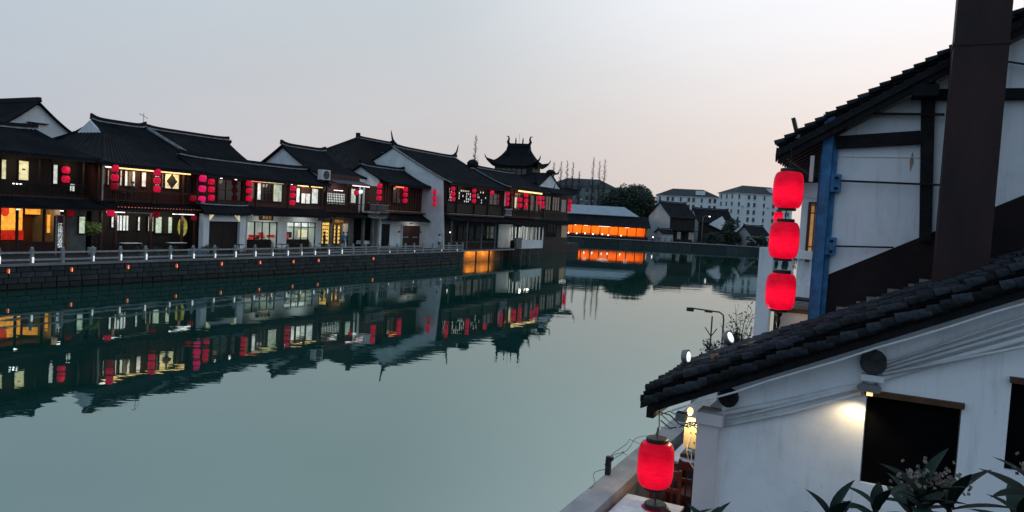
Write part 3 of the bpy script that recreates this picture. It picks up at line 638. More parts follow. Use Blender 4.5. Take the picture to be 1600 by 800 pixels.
for k, (x0, x1, z0, z1, nx) in enumerate(((33.15,34.35,1.9,4.1,1),(34.9,35.3,1.9,3.9,1),(35.45,35.95,1.9,3.9,1))):
    w_ = window(e, x0, x1, z0, z1, 6.38, M['e_yellow'], nx, 1, M['timber_mid'])
    for j in range(5):
        for i_ in range(3 if k == 0 else 1):
            MB().box(x0 + .18 + .3*i_, x0 + .36 + .3*i_, 6.30, 6.345, z0 + .35 + .36*j, z0 + .45 + .36*j).build('label_slip', M['timber_mid'], w_, base=e)
MB().box(34.5, 36.6, 6.2, 6.34, 4.0, 4.45).build('name_board', M['timber_mid'], e); text(e, '古镇小吃', (35.55, 6.185, 4.22), .34, M['gold'])
MB().box(36.3, 37.0, 6.25, 6.39, 1.5, 4.0).build('pale_pilaster', M['plaster'], e); MB().box(32.45, 33.05, 6.25, 6.39, 1.5, 4.2).build('pale_pilaster', M['plaster'], e)
lamp('globe_glow', 'AREA', e, (37.1, 5.0, 7.3), 12, (.9,1,1), .4, (rad(80), 0, 0))
ac = thing('air_conditioner', 'white air conditioner outdoor unit on the low roof below the house ridge', 'air conditioner', (31.9, 5.2, 8.0))
MB().box(31.35, 32.55, 4.95, 5.45, 8.15, 9.1).build('casing', M['acwhite'], ac)
MB().prism([(31.98 + .40*math.cos(i*math.pi/8), 8.62 + .40*math.sin(i*math.pi/8)) for i in range(16)], 'y', 4.91, 4.946).build('fan_grille', M['black'], ac)
for k in range(5): MB().box(31.6, 32.4, 4.895, 4.908, 8.32 + .15*k, 8.34 + .15*k).build('grille_bar', M['metalgrey'], ac)
MB().box(31.4, 31.5, 4.9, 5.5, 7.95, 8.15).box(32.4, 32.5, 4.9, 5.5, 7.95, 8.15).build('bracket', M['black'], ac)
f = thing('terrace_house', 'house with an open white walled upper terrace and dark shop below', 'house', (38.2, 5.6, GZ), group='houses along the quay')
MB().box(38.2, 41.4, 7.8, 12, 5.2, 8.9).build('terrace_wall', M['plaster'], f)
MB().box(38.2, 41.4, 6.6, 12, GZ, 5.1).build('ground_wall', M['dark'], f)
MB().box(38.15, 41.4, 4.4, 12, 5.1, 5.2).build('terrace_floor', M['timber'], f)
MB().box(38.2, 41.4, 4.6, 4.75, 4.75, 5.08).build('fascia', M['plaster_grey'], f); strip(f, 38.4, 40.9, 4.45, 4.72, 'e_dim', .05)
for x in (38.4, 39.9): MB().box(x, x + .25, 5.4, 5.65, 1.5, 4.75).build('pillar', M['plaster_grey'], f)
MB().box(41.1, 41.4, 5.4, 5.7, 1.5, 4.75).build('pillar', M['plaster'], f)
railing(f, 38.2, 39.4, 4.5, 5.2, .95, .14, M['metalgrey']); railing(f, 39.4, 41.4, 4.5, 5.2, .95, .14, M['metalgrey'])
lamp('terrace_lamp', 'AREA', f, (39.5, 6.0, 8.0), 26, (.95,1,.95), 1.2, (rad(50), 0, 0))
roof_slope(f, 'front_roof', 38.0, 41.2, 7.4, 8.9, 10, 9.8, M['tile'], 1.1, 0); roof_slope(f, 'back_roof', 38.0, 41.2, 12.6, 8.9, 10, 9.8, M['tile'], 1.1, 0)
tw = thing('cloth_table', 'table with a hanging white cloth inside the dark shop under the terrace', 'table', (39.3, 5.6, GZ))
MB().prism([(38.6,1.9),(40.1,1.9),(40.0,2.25),(38.7,2.25)], 'y', 5.75, 6.45).build('tablecloth', M['cloth'], tw)
for x in (38.75, 39.9): MB().box(x, x+.06, 6.0, 6.06, 1.5, 1.9).build('leg', M['timber'], tw)

# ------------------------------------------------------------------ big hip roof behind
bh = thing('hall', 'large hall with a tall dark hip roof behind the terrace house', 'house', (48, 12, GZ), group='houses along the quay')
MB().box(43.5, 60, 12.5, 22, GZ, 10).build('wall', M['timber'], bh)
roof_slope(bh, 'front_roof', 42, 61.5, 11, 9.8, 16.2, 14.3, M['tile'], 1.12, .2, hipL=(1, 50), hipR=(1, 57)); roof_slope(bh, 'back_roof', 42, 61.5, 23, 9.8, 16.2, 14.3, M['tile'], 1.12, .2, hipL=(1, 50), hipR=(1, 57))
g = [[(42 + 8*i/6, 11 + 5.2*i/6 + (12 - 12*i/6)*k/32, 9.8 + 4.5*(i/6)**1.12 + (0,.055,.085,.055)[k%4]) for k in range(33)] for i in range(7)]
MB().slab(g, .16).build('side_roof', M['tile'], bh)
ridge_bar(bh, 49.8, 57.2, 16.2, 14.25, .3, .1)
MB().box(49.85, 50.25, 16.0, 16.4, 14.3, 14.9).build('ridge_end_block', M['ridge'], bh); MB().box(56.9, 57.3, 16.0, 16.4, 14.3, 14.75).build('ridge_end_block', M['ridge'], bh)
for x, t_, z_ in ((52.6, 13.6, 11.95), (54.2, 13.6, 11.95)): MB().add([(x,t_,z_+.12),(x+.9,t_,z_+.12),(x+.9,t_+.8,z_+.85),(x,t_+.8,z_+.85)], [(0,1,2,3)]).build('skylight', M['lime'], bh)

# ------------------------------------------------------------------ house G: brown timber upper floor, white ground floor
gh = house('white_front_house', 'brown timber upper floor over a white ground floor with dark double door', 41.5, 49.2, 5.7, 5.7, 4.5, 8.5, 8.5, 10.3, 12.5, 8.6, 5.4, M['plaster'], M['timber_mid'], gL=M['plaster'], ov=.3, lift=.1)
for k in range(16): MB().box(41.6 + .47*k, 41.66 + .47*k, 5.62, 5.70, 5.5, 8.5).build('upright_board', M['timber_red'], gh)
windows(gh, [(43.36,45.73,6.4,8.30,5.61,'dark')], M['timber_red']); strip(gh, 43.4, 45.4, 5.2, 8.2, 'e_redstrip', .12)
MB().box(41.4, 49.1, 5.0, 5.66, 5.35, 5.5).build('sill_ledge', M['timber_mid'], gh); strip(gh, 41.6, 48.6, 5.05, 5.56, 'e_curtain', .05)
pent(gh, 41.4, 49.2, 4.3, 4.55, 5.72, 5.3)
windows(gh, [(41.9,43.2,1.58,4.09,5.68,'dark')])
dd = MB().box(45.5, 49.0, 5.5, 5.72, 3.98, 4.12).box(45.42,45.5,5.5,5.72,1.5,4.12).box(49.0,49.08,5.5,5.72,1.5,4.12).build('door_surround', M['plaster'], gh)
for x0, x1 in ((45.52, 47.23), (47.27, 48.98)):
    dl = MB().box(x0, x1, 5.6, 5.68, 1.52, 3.97).build('door_leaf', M['timber_red'], gh)
    MB().box(x0 + .3, x1 - .5, 5.575, 5.598, 2.6, 2.72).build('door_plate', M['rail'], dl, base=gh)
for x in (44.9, 49.05): MB().lathe([(.06,-.1),(.1,0),(.06,.12)], (x, 5.55, 3.25), 8).build('wall_lamp', M['black'], gh)
MB().lathe([(.2,-.05),(.2,.05)], (47.2,5.5,4.2), 8).build('door_bell', M['black'], gh)

# ------------------------------------------------------------------ house H: big white gable end, black lattice front over a deck
h = house('white_gable_house', 'large dark roofed house with a tall white gable end and black lattice front', 49.4, 63.2, 3.0, 2.5, 1.7, 9.1, 10.2, 13.1, 18.5, 9.0, 5.6, M['timber'], M['timber'], finial=1.0, trim=True, power=1.12, gR=M['plaster'])
gable_wall(h, 49.28, 1.7, 9.1, 10.2, 13.1, 18.5, 9.0, 2.45, 18, 1.5, M['plaster'], trim=True, power=1.12)
windows(h, [(49.75,51.3,7.0,8.6,2.46,'latdark'),(51.9,54.9,7.0,8.55,2.46,'latdark'),(56.3,58.6,7.0,8.6,2.46,'latdark'),(59.4,62.6,7.0,8.5,2.46,'dark')])
for x in (51.5, 55.6, 59.0, 63.0): post(h, x, 2.3, 5.6, 9.1, .11, M['timber'])
MB().box(49.5, 63.2, 2.35, 2.44, 5.75, 6.8).build('balcony_panel', M['timber'], h)
strip(h, 49.6, 63.0, 2.05, 5.62, 'e_dim', .05)
pent(h, 49.4, 63.3, 1.2, 4.9, 2.9, 5.45)
for x in (50.0, 53.5, 57, 60.5): post(h, x, 1.9, 1.5, 4.9, .1, M['plaster_grey'])
MB().box(51.5, 62.8, 2.85, 2.96, 2.2, 2.28).build('window_rail', M['plaster_grey'], h); windows(h, [(53.0,57.0,2.4,4.3,2.94,'dark'),(57.2,62.5,2.4,4.3,2.94,'dark')])
MB().cbox(51.0, 2.7, 3.35, .14, .1, .14).build('small_lamp', M['e_bulb'], h)
dk = thing('timber_deck', 'dark timber deck over the water with a pale edge board', 'deck', (56, .3, .9))
for k in range(9): MB().box(49.95, 63.0, .3 + .2*k, .485 + .2*k, 1.43, 1.50).build('plank', M['timber'], dk)
MB().box(49.95, 63.0, .22, .29, 1.34, 1.51).build('edge_board', M['coping'], dk)
for x in (50.3, 53.5, 56.7, 59.9, 62.8): MB().lathe([(.1,-1.5),(.1,1.42)], (x,.5,0), 8).build('pile', M['timber'], dk)
MB().box(49.9, 63.0, 1.9, 2.08, -1.5, 1.42).build('stone_backing', pmat('warm_stone', (.20,.16,.12), (.10,.08,.06), 2.5, .9, .2, .6), dk)
for i, x in enumerate((54.2, 57.6)):
    fl = thing('deck_floodlight', 'orange floodlight under the timber deck, %s one' % ('left' if i == 0 else 'right'), 'lamp', (x, .95, 1.25), group='orange lights under the deck')
    MB().box(x - .2, x + .2, .9, 1.05, 1.30, 1.425).build('housing', M['black'], fl); MB().box(x - .17, x + .17, 1.052, 1.06, 1.31, 1.40).build('lens', M['e_curtain'], fl)
    lamp('flood', 'AREA', fl, (x, 1.2, 1.15), 70, (1,.34,.04), 1.2, (rad(75), 0, 0)); lamp('flood', 'AREA', fl, (x + 1.6, 1.2, 1.1), 45, (1,.34,.04), 1.0, (rad(75), 0, 0))

# ------------------------------------------------------------------ house I with the lantern hung balcony, water pavilion, corner house J
i_ = house('balcony_house', 'narrow dark house with a lantern hung balcony above the white water pavilion', 63.4, 75.5, 3.2, 2.9, 1.4, 9.5, 7.6, 12.0, 13.5, 9.2, 5.7, M['timber'], M['timber'], gL=M['timber'], ov=.2, trim=True, lift=.3)
MB().lathe([(.5,0),(.75,.25),(.78,.7),(.45,1.05),(.1,1.15)], (63.6, 7.6, 11.9), 12).build('ridge_end_cap', M['ridge'], i_, smooth=True)
MB().prism([(6.9,11.3),(7.6,12.0),(8.3,11.3)], 'x', 63.1, 63.25).build('gablet', M['plaster'], i_)
windows(i_, [(66.0,69.5,6.5,8.9,2.86,'dark'),(70.0,75.0,6.5,8.9,2.86,'dark')], M['timber_red'])
MB().box(63.5, 65.3, 2.75, 2.86, 7.0, 8.9).build('pale_door', M['plaster'], i_)
railing(i_, 63.4, 65.6, 2.2, 5.7, .95, .28, M['plaster']); railing(i_, 65.7, 75.4, 2.2, 5.7, 1.0, .3, M['timber'])
strip(i_, 66.0, 73.5, 1.7, 9.15, 'e_warm', .2); lamp('balcony_lamp', 'AREA', i_, (69, 1.8, 9.0), 40, (1,.35,.12), 5, (rad(60), 0, 0))
for x in (65.6, 70.5, 75.3): post(i_, x, 2.1, 5.7, 9.3, .11)
MB().box(67.0, 67.35, 2.6, 2.7, 6.9, 8.3).box(70.4,70.6,2.6,2.7,7.2,8.0).build('lit_panel', M['e_cream'], i_)
MB().tube([(75.4,1.5,9.6),(76.2,1.4,9.75),(76.9,1.4,10.3),(77.1,1.4,10.9)], [.14,.12,.08,.03], 6).build('eave_tip', M['ridge'], i_)
pv = thing('water_pavilion', 'small lit white pavilion standing on piles in the canal', 'pavilion', (68, 1.5, 1.2))
MB().box(63.3, 72.6, .7, 3.0, 1.28, 1.44).build('floor', M['timber'], pv)
MB().box(63.3, 72.6, 2.9, 3.0, 1.44, 4.6).build('back_wall', M['plaster'], pv)
MB().box(63.3, 66.3, 1.0, 1.1, 1.44, 2.5).build('low_wall', M['timber'], pv)
for k in range(3): window(pv, 63.4 + .98*k, 64.3 + .98*k, 2.5, 4.4, 1.1, M['e_white'], 2, 1)
for k in range(4):
    x0 = 65.4 + 1.8*k; MB().box(x0, x0 + 1.74, .68, .74, 1.45, 2.58).build('skirt_panel', M['plaster'], pv)
for k in range(9):
    x0 = 63.4 + 1.14*k; MB().box(x0, x0 + .14, .74, .88, 1.45, 4.5).build('post', M['plaster'] if k > 1 else M['timber'], pv)
for k in range(7): MB().box(66.3 + .85*k, 66.6 + .85*k, 1.3, 1.36, 2.4, 4.3).build('curtain', [M['cloth'], M['e_curtain']][k % 2], pv)
MB().box(63.35, 72.5, .76, .86, 4.36, 4.52).build('lintel', M['timber'], pv)
pent(pv, 62.6, 73.4, .2, 4.62, 3.1, 5.5)
lamp('pavilion_lamp', 'AREA', pv, (68, 1.9, 4.5), 40, (1,.97,.86), 1.5); lamp('pavilion_lamp', 'AREA', pv, (70.5, 1.9, 4.5), 50, (1,.92,.78), 1.5)
for x in (63.6, 66.2, 68.8, 71.6):
    for t_ in (.9, 2.6): MB().lathe([(.09,-1.5),(.09,1.28)], (x, t_, 0), 8).build('pile', M['plaster_grey'], pv)
ct = MB().box(63.6,65.2,.35,.66,1.5,2.9).top('service_cabinet', M['plaster_grey'], 'grey cabinet at the left corner of the water pavilion', 'cabinet')
j = thing('corner_house', 'dark corner house with a white gable and upturned eaves over the water', 'house', (84, 6.5, GZ), group='houses along the quay')
MB().box(80.5, 95.2, 6.6, 18, -1, 5.7).build('ground_wall', M['timber'], j); MB().box(80.5, 95.2, 6.9, 18, 5.7, 9.9).build('upper_wall', M['timber'], j)
roof_slope(j, 'front_roof', 79.4, 97.2, 5.6, 9.9, 8.4, 10.9, M['tile'], 1.1, 1.1, rows=5)
for sg_, nm in ((-1,'left_roof'),(1,'right_roof')): cross_slope(j, sg_, 89.5, 6.4, 13.2, 10.3, 7.7, 18, nm)
gp = [(89.5 + x, 10.3 + 2.9*(1-abs(x)/6.4)**1.25 - .16) for x in [-5.2+.8*k for k in range(14)]]
MB().prism([(84.5,10.3)] + gp + [(94.6,10.3)], 'y', 7.9, 8.1).build('gable_wall', M['plaster'], j)
MB().lathe([(.7,0),(.8,.4),(.4,.75)], (89.5,7.9,13.0), 10).build('gable_cap', M['ridge'], j)
MB().tube([(91,7.9,13.2),(92.4,7.9,13.3),(93.3,7.9,14.2)], [.2,.14,.04], 6).build('ridge_finial', M['ridge'], j)
for sx, d_ in ((97.0, 1), (79.6, -1)): MB().tube([(sx - d_*1.2,5.6,10.2),(sx,5.6,10.8),(sx + d_*.7,5.5,11.6),(sx+d_*.85,5.5,12.3)], [.16,.14,.08,.03], 6).build('eave_tip', M['ridge'], j)
windows(j, [(81.5,84.5,7.0,9.3,6.86,'dark'),(85,88,7.0,9.3,6.86,'dark'),(88.5,91.5,7.0,9.3,6.86,'dark'),(82,85.5,2.6,4.8,6.56,'dark'),(86.5,90,2.6,4.8,6.56,'dark')])
MB().box(92.3, 94.2, 6.80, 6.88, 6.9, 9.0).build('pale_window', M['e_dim'], j); MB().box(92.3, 94.6, 6.5, 6.58, 2.6, 4.6).build('dim_window', M['e_curtain'], j)
strip(j, 92.0, 94.8, 6.3, 4.9, 'e_strip', .07)
railing(j, 80.5, 95.2, 6.3, 5.75, 1.0, .4, M['timber'])
pent(j, 80.2, 95.6, 5.6, 4.9, 6.9, 5.5)

# light the strips really throw on the balconies and shop fronts
for r_, L_ in ((a, [((8.8,6.2,7.4),10,(1,.85,.6)), ((5.5,6.3,7.4),10,(1,.8,.5))]),
               (b, [((11.0,5.1,7.3),16,(1,.66,.36)), ((13.0,5.1,7.3),16,(1,.66,.36)), ((15.6,5.1,7.3),16,(1,.6,.3)), ((11.0,5.2,4.2),16,(1,.95,.85)), ((13.2,5.3,4.2),12,(1,.9,.75)), ((16.0,5.2,4.2),18,(1,.97,.8))]),
               (d, [((20.5,5.0,7.2),6,(1,.6,.4)), ((25.5,5.0,7.2),16,(1,.8,.6)), ((29.8,5.0,7.2),18,(1,.8,.6)), ((25.4,5.0,4.3),14,(1,.95,.85)), ((30,5.0,4.3),14,(.95,1,.9))]),
               (e, [((34.4,5.0,7.6),16,(1,.8,.75)), ((35.6,5.4,4.2),14,(1,.7,.35))]),
               (gh, [((44.4,4.7,8.1),16,(1,.42,.22)), ((47.0,4.6,4.2),10,(1,.9,.8)), ((42.3,4.6,5.9),5,(1,.6,.3))]),
               (h, [((52.5,1.7,8.7),10,(1,.5,.3)), ((58,1.7,8.7),8,(1,.5,.3))])):
    for p__, w__, c__ in L_: lamp('eave_light', 'AREA', r_, p__, w__ * .8, c__, 1.6, (rad(58), 0, 0))

# dark cafe sets and planters on the promenade
for i, s_ in enumerate((24.2, 26.4, 29.2, 31.0, 19.6)):
    k_ = thing('cafe_table', 'small dark round cafe table on the promenade, %s of five from the left' % ('second','third','fourth','fifth','first')[i], 'table', (s_, 2.6, GZ), group='round cafe tables on the promenade')
    MB().lathe([(.36,.70),(.38,.71),(.38,.74),(.36,.75)], (s_, 2.6, GZ), 14).build('table_top', M['timber'], k_); MB().lathe([(.22,0),(.2,.03),(.03,.06),(.03,.70)], (s_, 2.6, GZ), 10).build('pedestal', M['black'], k_)
    for sd, nm in ((-.62, 'left'), (.62, 'right')):
        c_ = thing('cafe_stool', '%s stool at the %s round cafe table from the left' % (nm, ('second','third','fourth','fifth','first')[i]), 'stool', (s_ + sd, 2.6, GZ), group='stools on the promenade')
        MB().lathe([(.17,.42),(.18,.43),(.18,.46),(.16,.47)], (s_ + sd, 2.6, GZ), 10).build('seat', M['timber_red'], c_)
        for an_ in (.8, 2.4, 3.9, 5.5): MB().bar((s_ + sd + .12*math.cos(an_), 2.6 + .12*math.sin(an_), GZ + .42), (s_ + sd + .17*math.cos(an_), 2.6 + .17*math.sin(an_), GZ), .03).build('leg', M['timber'], c_)

# ------------------------------------------------------------------ tower (pagoda) behind the corner house
def local_thing(name, label, cat, loc, rz=0, group=None):
    o = thing(name, label, cat, loc, 'world', group, rz); ORG[o.name] = (0, 0, 0); return o
def flared_roof(root, name, a, b, r, ze, zr, lift, flare, mat, power=1.55, rows=8, cols=24):
    for side in range(4):
        g = []
        for i in range(rows + 1):
            u = i / rows; row = []
            for k in range(cols*2 + 1):
                q = k / cols - 1; e = abs(q)**5
                if side in (0, 2):
                    x, y = (a + flare*e)*q*(1-u) + r*q*u, -(b + flare*e)*(1-u)
                else:
                    x, y = -(a + flare*e)*(1-u) - r*u, -(b + flare*e)*q*(1-u)
                if side >= 2: x, y = -x, -y
                z = ze + (zr-ze)*u**power + lift*e*(1-u)**3 + (.07 if k % 2 else 0)
                row.append((x, y, z))
            g.append(row)
        MB().slab(g, .18).build(name, mat, root)
    for sx in (-1, 1):
        for sy in (-1, 1):
            X, Y = sx*(a + flare), sy*(b + flare); z0 = ze + lift
            MB().tube([(sx*a*.62, sy*b*.62, ze + (zr-ze)*.12 + .35), (sx*a*.85, sy*b*.85, ze + lift*.45 + .2), (X, Y, z0 + .1), (X*1.05, Y*1.05, z0 + .5), (X*1.07, Y*1.07, z0 + .85)], [.2,.2,.16,.1,.03], 6).build('corner_tip', M['ridge'], root)
            MB().tube([(sx*a*.7, sy*b*.7, ze + lift*.2 + .5), (sx*a*.72, sy*b*.72, ze + lift*.3 + 1.0)], [.12,.06], 6).build('hip_finial', M['ridge'], root)
pg = local_thing('tower', 'tall dark pavilion tower with upturned eaves rising behind the houses', 'tower', (.15, 128, GZ), rad(-14))
MB().box(-3.3, 3.3, -3.0, 3.0, 0, 12.9).build('wall', M['timber'], pg)
flared_roof(pg, 'upper_roof', 3.9, 3.4, 1.75, 12.75, 16.2, .85, .6, M['tile'])
MB().box(-1.9, 1.9, -.16, .16, 16.2, 16.75).build('ridge', M['ridge'], pg)
for sx in (-1, 1):
    MB().prism([(-1.6*1.0, 14.6), (0, 16.4), (1.6, 14.6)], 'x', sx*1.95 - .1, sx*1.95 + .1).build('gable_board', M['ridge'], pg)
    MB().tube([(sx*1.75,0,16.5),(sx*2.0,0,17.0),(sx*1.85,0,17.5),(sx*1.95,0,17.9),(sx*2.3,0,17.95)], [.28,.24,.16,.12,.05], 8).build('ridge_fish_finial', M['ridge'], pg)
    MB().tube([(sx*.62,0,16.7),(sx*.62,0,17.3),(sx*.66,0,17.75)], [.14,.13,.05], 6).build('ridge_spike', M['ridge'], pg)
MB().tube([(0,0,16.7),(0,0,18.4)], .025, 5).build('lightning_rod', M['black'], pg)
for k in range(7): MB().box(-3.15 + .9*k, -3.05 + .9*k, -3.12, -3.0, 9.6, 12.6).build('column', M['timber'], pg)
for k in range(6): MB().box(-3.0 + .9*k, -2.2 + .9*k, -3.06, -3.003, 10.4, 12.2).build('window', M['glassdark'], pg)
flared_roof(pg, 'lower_roof', 5.0, 4.6, 3.2, 9.0, 10.6, .5, .4, M['tile'], 1.2, 4)

# ------------------------------------------------------------------ far bank
M['apt'] = pmat('pale_apartment_render', (.66,.72,.74), (.56,.62,.64), .25, .9, .2)
M['apt_roof'] = pmat('apartment_roof', (.045,.055,.06), (.03,.036,.042), .6, .85, .2)
M['apt_green'] = pmat('grey_green_render', (.16,.21,.20), (.11,.15,.15), .3, .9, .2)
M['bluemetal'] = pmat('pale_blue_metal_roof', (.26,.33,.37), (.22,.28,.32), .5, .5, .3)
M['ochre'] = pmat('ochre_wall', (.28,.19,.05), (.2,.14,.04), .6)
fb = thing('embankment_wall', 'low dark embankment wall along the far bank', 'wall', (60, 187, -.5), 'world')
for k in range(48): MB().box(-6 + 3*k, -6 + 3*k + 2.97, 187 + RNG.uniform(-.03,.03), 190.4, -1.5, 1.35).build('wall_section', M['stone'], fb)
for k in range(24): MB().box(-6 + 6*k, -6 + 6*k + 5.97, 186.85, 190.4, 1.36, 1.5).build('coping_slab', M['coping'], fb)
for k in range(46): MB().box(8 + 1.6*k, 8.14 + 1.6*k, 187.2, 187.34, 1.5, 2.35).build('railing_post', M['timber'], fb)
MB().box(8, 82, 187.24, 187.30, 2.25, 2.33).box(8, 82, 187.24, 187.30, 1.8, 1.86).build('railing_bar', M['timber'], fb)
LIG = [(13.9,2.35),(16.0,2.3),(18.1,2.4),(20.1,2.35),(22.5,2.4),(24.0,2.3),(27.2,2.35),(35.3,2.4)]
for i, (x, z) in enumerate(LIG):
    l_ = local_thing('bank_lamp', 'small white lamp on the far embankment railing, %s from the left' % ORD[i], 'lamp', (x, 186.95, 1.5), group='white lamps on the far embankment')
    MB().lathe([(.05,0),(.05,z-1.5-.12)], (0,0,0), 6).build('stem', M['black'], l_); MB().lathe([(.05,z-1.62),(.13,z-1.55),(.13,z-1.42),(.06,z-1.3)], (0,0,0), 8).build('globe', M['e_bulb'], l_)
# orange gallery
gl_ = local_thing('lit_gallery', 'long low gallery glowing orange under a pale blue roof on the far bank', 'building', (0, 0, 0))
M['gal_orange'] = pmat('orange_painted_wall', (.62,.22,.05), (.5,.17,.035), .6, .8, .2)
MB().box(13, 35.4, 199.5, 199.8, 1.4, 5.2).build('back_wall', M['gal_orange'], gl_); MB().box(35.1, 35.4, 196.2, 199.5, 1.4, 5.0).build('end_wall', M['gal_orange'], gl_)
MB().box(12.8, 35.6, 195.9, 199.7, 1.35, 1.45).build('floor', M['timber_mid'], gl_)
for k in range(10): MB().box(13.2 + 2.4*k, 13.42 + 2.4*k, 196.1, 196.3, 1.45, 4.6).build('post', M['timber'], gl_)
MB().box(13, 35.4, 196.15, 196.25, 2.2, 2.3).build('rail', M['timber'], gl_)
for k in range(60): MB().box(13.2 + .37*k, 13.26 + .37*k, 196.17, 196.23, 1.45, 2.2).build('baluster', M['timber'], gl_)
MB().box(12.8, 35.6, 195.5, 195.75, 1.35, 2.05).build('front_parapet', M['timber'], gl_)
roof_slope(gl_, 'front_roof', 11, 36.2, 195.3, 4.55, 200.2, 7.4, M['tile'], 1.05, .05, pitch=.5)
MB().box(12, 33.0, 199.9, 207, 5, 7.4).build('upper_wall', M['ochre'], gl_)
roof_slope(gl_, 'upper_roof', 9, 33.6, 199.4, 7.45, 204, 9.9, M['bluemetal'], 1.0, 0, pitch=.9, thick=.1, hipR=(1, 30.2)); roof_slope(gl_, 'upper_roof', 9, 33.6, 208.4, 7.45, 204, 9.9, M['bluemetal'], 1.0, 0, pitch=.9, thick=.1, hipR=(1, 30.2))
for x0, x1 in ((13.8,16.5),(18.6,19.6),(22.5,25.5),(29.5,30.5)): MB().box(x0, x1, 195.9, 196.0, 4.35, 4.45).build('light_strip', M['e_strip'], gl_)
for x in (15, 18.5, 22, 25.5, 29, 33): lamp('gallery_lamp', 'AREA', gl_, (x, 196.8, 4.3), 210, (1,.36,.06), 2.5, (rad(60), 0, 0))
# plain houses on the far bank
def far_house(name, label, loc, rz, L, D, ze, zr, wall, ends, power=1.15, group='houses on the far bank'):
    r = local_thing(name, label, 'house', loc, rz, group)
    MB().box(-L/2, L/2, -D/2, D/2, 0, ze + .05).build('wall', wall, r)
    roof_slope(r, 'front_roof', -L/2 - .4, L/2 + .4, -D/2 - .6, ze, 0, zr, M['tile'], power, .15, pitch=.6); roof_slope(r, 'back_roof', -L/2 - .4, L/2 + .4, D/2 + .6, ze, 0, zr, M['tile'], power, .15, pitch=.6)
    for sx in (-L/2 - .01, L/2 - .19): gable_wall(r, sx, -D/2 - .6, ze, 0, zr, D/2 + .6, ze, -D/2, D/2, 0, ends, thick=.2, power=power)
    ridge_bar(r, -L/2 - .4, L/2 + .4, 0, zr - .05, .3, .25)
    return r
fh = far_house('far_house', 'white gable ended house beside the dark tree on the far bank', (43.8, 206, 1.4), rad(33), 9.5, 8.4, 6.4, 10.6, M['timber'], M['plaster_far'])
for k in range(4): MB().box(-4 + 2.2*k, -2.7 + 2.2*k, -4.26, -4.203, .6, 2.6).build('window', [M['glassdark'], M['e_dim']][k % 2], fh)
MB().box(-4.75, 4.75, -5.6, -4.2, 2.9, 3.05).build('porch_roof', M['tile'], fh); MB().box(4.0, 4.5, -4.3, -4.203, .2, 2.8).build('pale_door', M['plaster'], fh)
far_house('far_house', 'low white shed in front of the white gable ended house', (40.6, 199, 1.4), rad(20), 3.6, 3, 2.1, 3.2, M['plaster_far'], M['plaster_far'])
f2 = far_house('far_house', 'dark roofed house with a small white gable below the apartments', (56.2, 213, 1.4), rad(8), 10, 8.5, 5.6, 9.6, M['timber'], M['plaster_far'])
MB().prism([(-2.2,5.2),(1.6,7.6),(3.2,5.4),(1.4,3.8)], 'y', -4.9, -4.6).build('white_gablet', M['plaster'], f2)
MB().box(-4.6, -1.6, -4.32, -4.253, .4, 2.8).build('door', M['timber'], f2)
far_house('far_house', 'small low house with a pale gable at the right of the far bank', (64.6, 200, 1.4), rad(28), 6.4, 4.6, 3.0, 5.4, M['plaster_far'], M['plaster_far'])
# apartment blocks
wme = MB().box(-.55,.55,-.10,.0,0,1.7).mesh('window'); wme.materials.append(M['glassdark'])
sme = MB().box(-.7,.7,-.22,.0,-.14,-.02).mesh('sill'); sme.materials.append(M['apt'])
def apartments(name, label, loc, rz, L, D, floors, z0, wall, cols, hip=True, skip=()):
    r = local_thing(name, label, 'apartment block', loc, rz, 'apartment blocks beyond the canal'); Hh = floors*3.0 + z0
    MB().box(-L/2, L/2, -D/2, D/2, 0, Hh).build('wall', wall, r)
    MB().box(-L/2 - .4, L/2 + .4, -D/2 - .4, D/2 + .4, Hh, Hh + .3).build('cornice', wall, r)
    if hip:
        for sgn in (-1, 1): roof_slope(r, 'roof_slope', -L/2 - .5, L/2 + .5, sgn*(D/2 + .5), Hh + .3, 0, Hh + 3.6, M['apt_roof'], 1.0, 0, pitch=1.2, hipL=(1, -L/4), hipR=(1, L/4), thick=.1)
        for sx in (-1, 1): MB().slab([[(sx*(L/2 + .5 - (L/4 + .5)*i/3), (-1 + 2*k/4)*(D/2 + .5)*(1 - i/3), Hh + .3 + 3.3*i/3) for k in range(5)] for i in range(4)], .1).build('roof_slope', M['apt_roof'], r)
        MB().box(L*.12, L*.27, -D*.42, -D*.12, Hh + .5, Hh + 2.9).build('roof_room', wall, r)
    for fl in range(floors):
        for c in range(cols):
            if (fl, c) in skip: continue
            x = -L/2 + L*(c + .5 + .18*math.sin(c*2.1))/cols; w = inst(wme, 'window', r, (x, -D/2, z0 + fl*3.0 + .9), scale=(1 if c % 3 else .7, 1, 1)); inst(sme, 'sill', w, (0,0,0))
        for c in range(3): inst(wme, 'window', r, (-L/2, -D/2 + D*(c+.5)/3, z0 + fl*3.0 + .9), (0,0,-math.pi/2))
        for c in range(3): inst(wme, 'window', r, (L/2, -D/2 + D*(c+.5)/3, z0 + fl*3.0 + .9), (0,0,math.pi/2))
    for c in range(1, cols, 3): MB().cbox(-L/2 + L*c/cols, -D/2 - .3, Hh - 5.2, .9, .5, .6).build('air_conditioner', M['acwhite'], r)
    return r
apartments('apartment_block', 'pale apartment block with hip roof behind the white gable ended house', (77, 332, 1.4), rad(-12), 27, 12, 5, 2.2, M['apt'], 9)
apartments('apartment_block', 'tallest pale apartment block with hip roof near the hanging lanterns', (99, 306, 1.4), rad(16), 27, 12, 6, .6, M['apt'], 7)
apartments('apartment_block', 'grey green apartment block behind the bare trees', (27, 300, 1.4), rad(-8), 26, 11, 5, 2.4, M['apt_green'], 8)
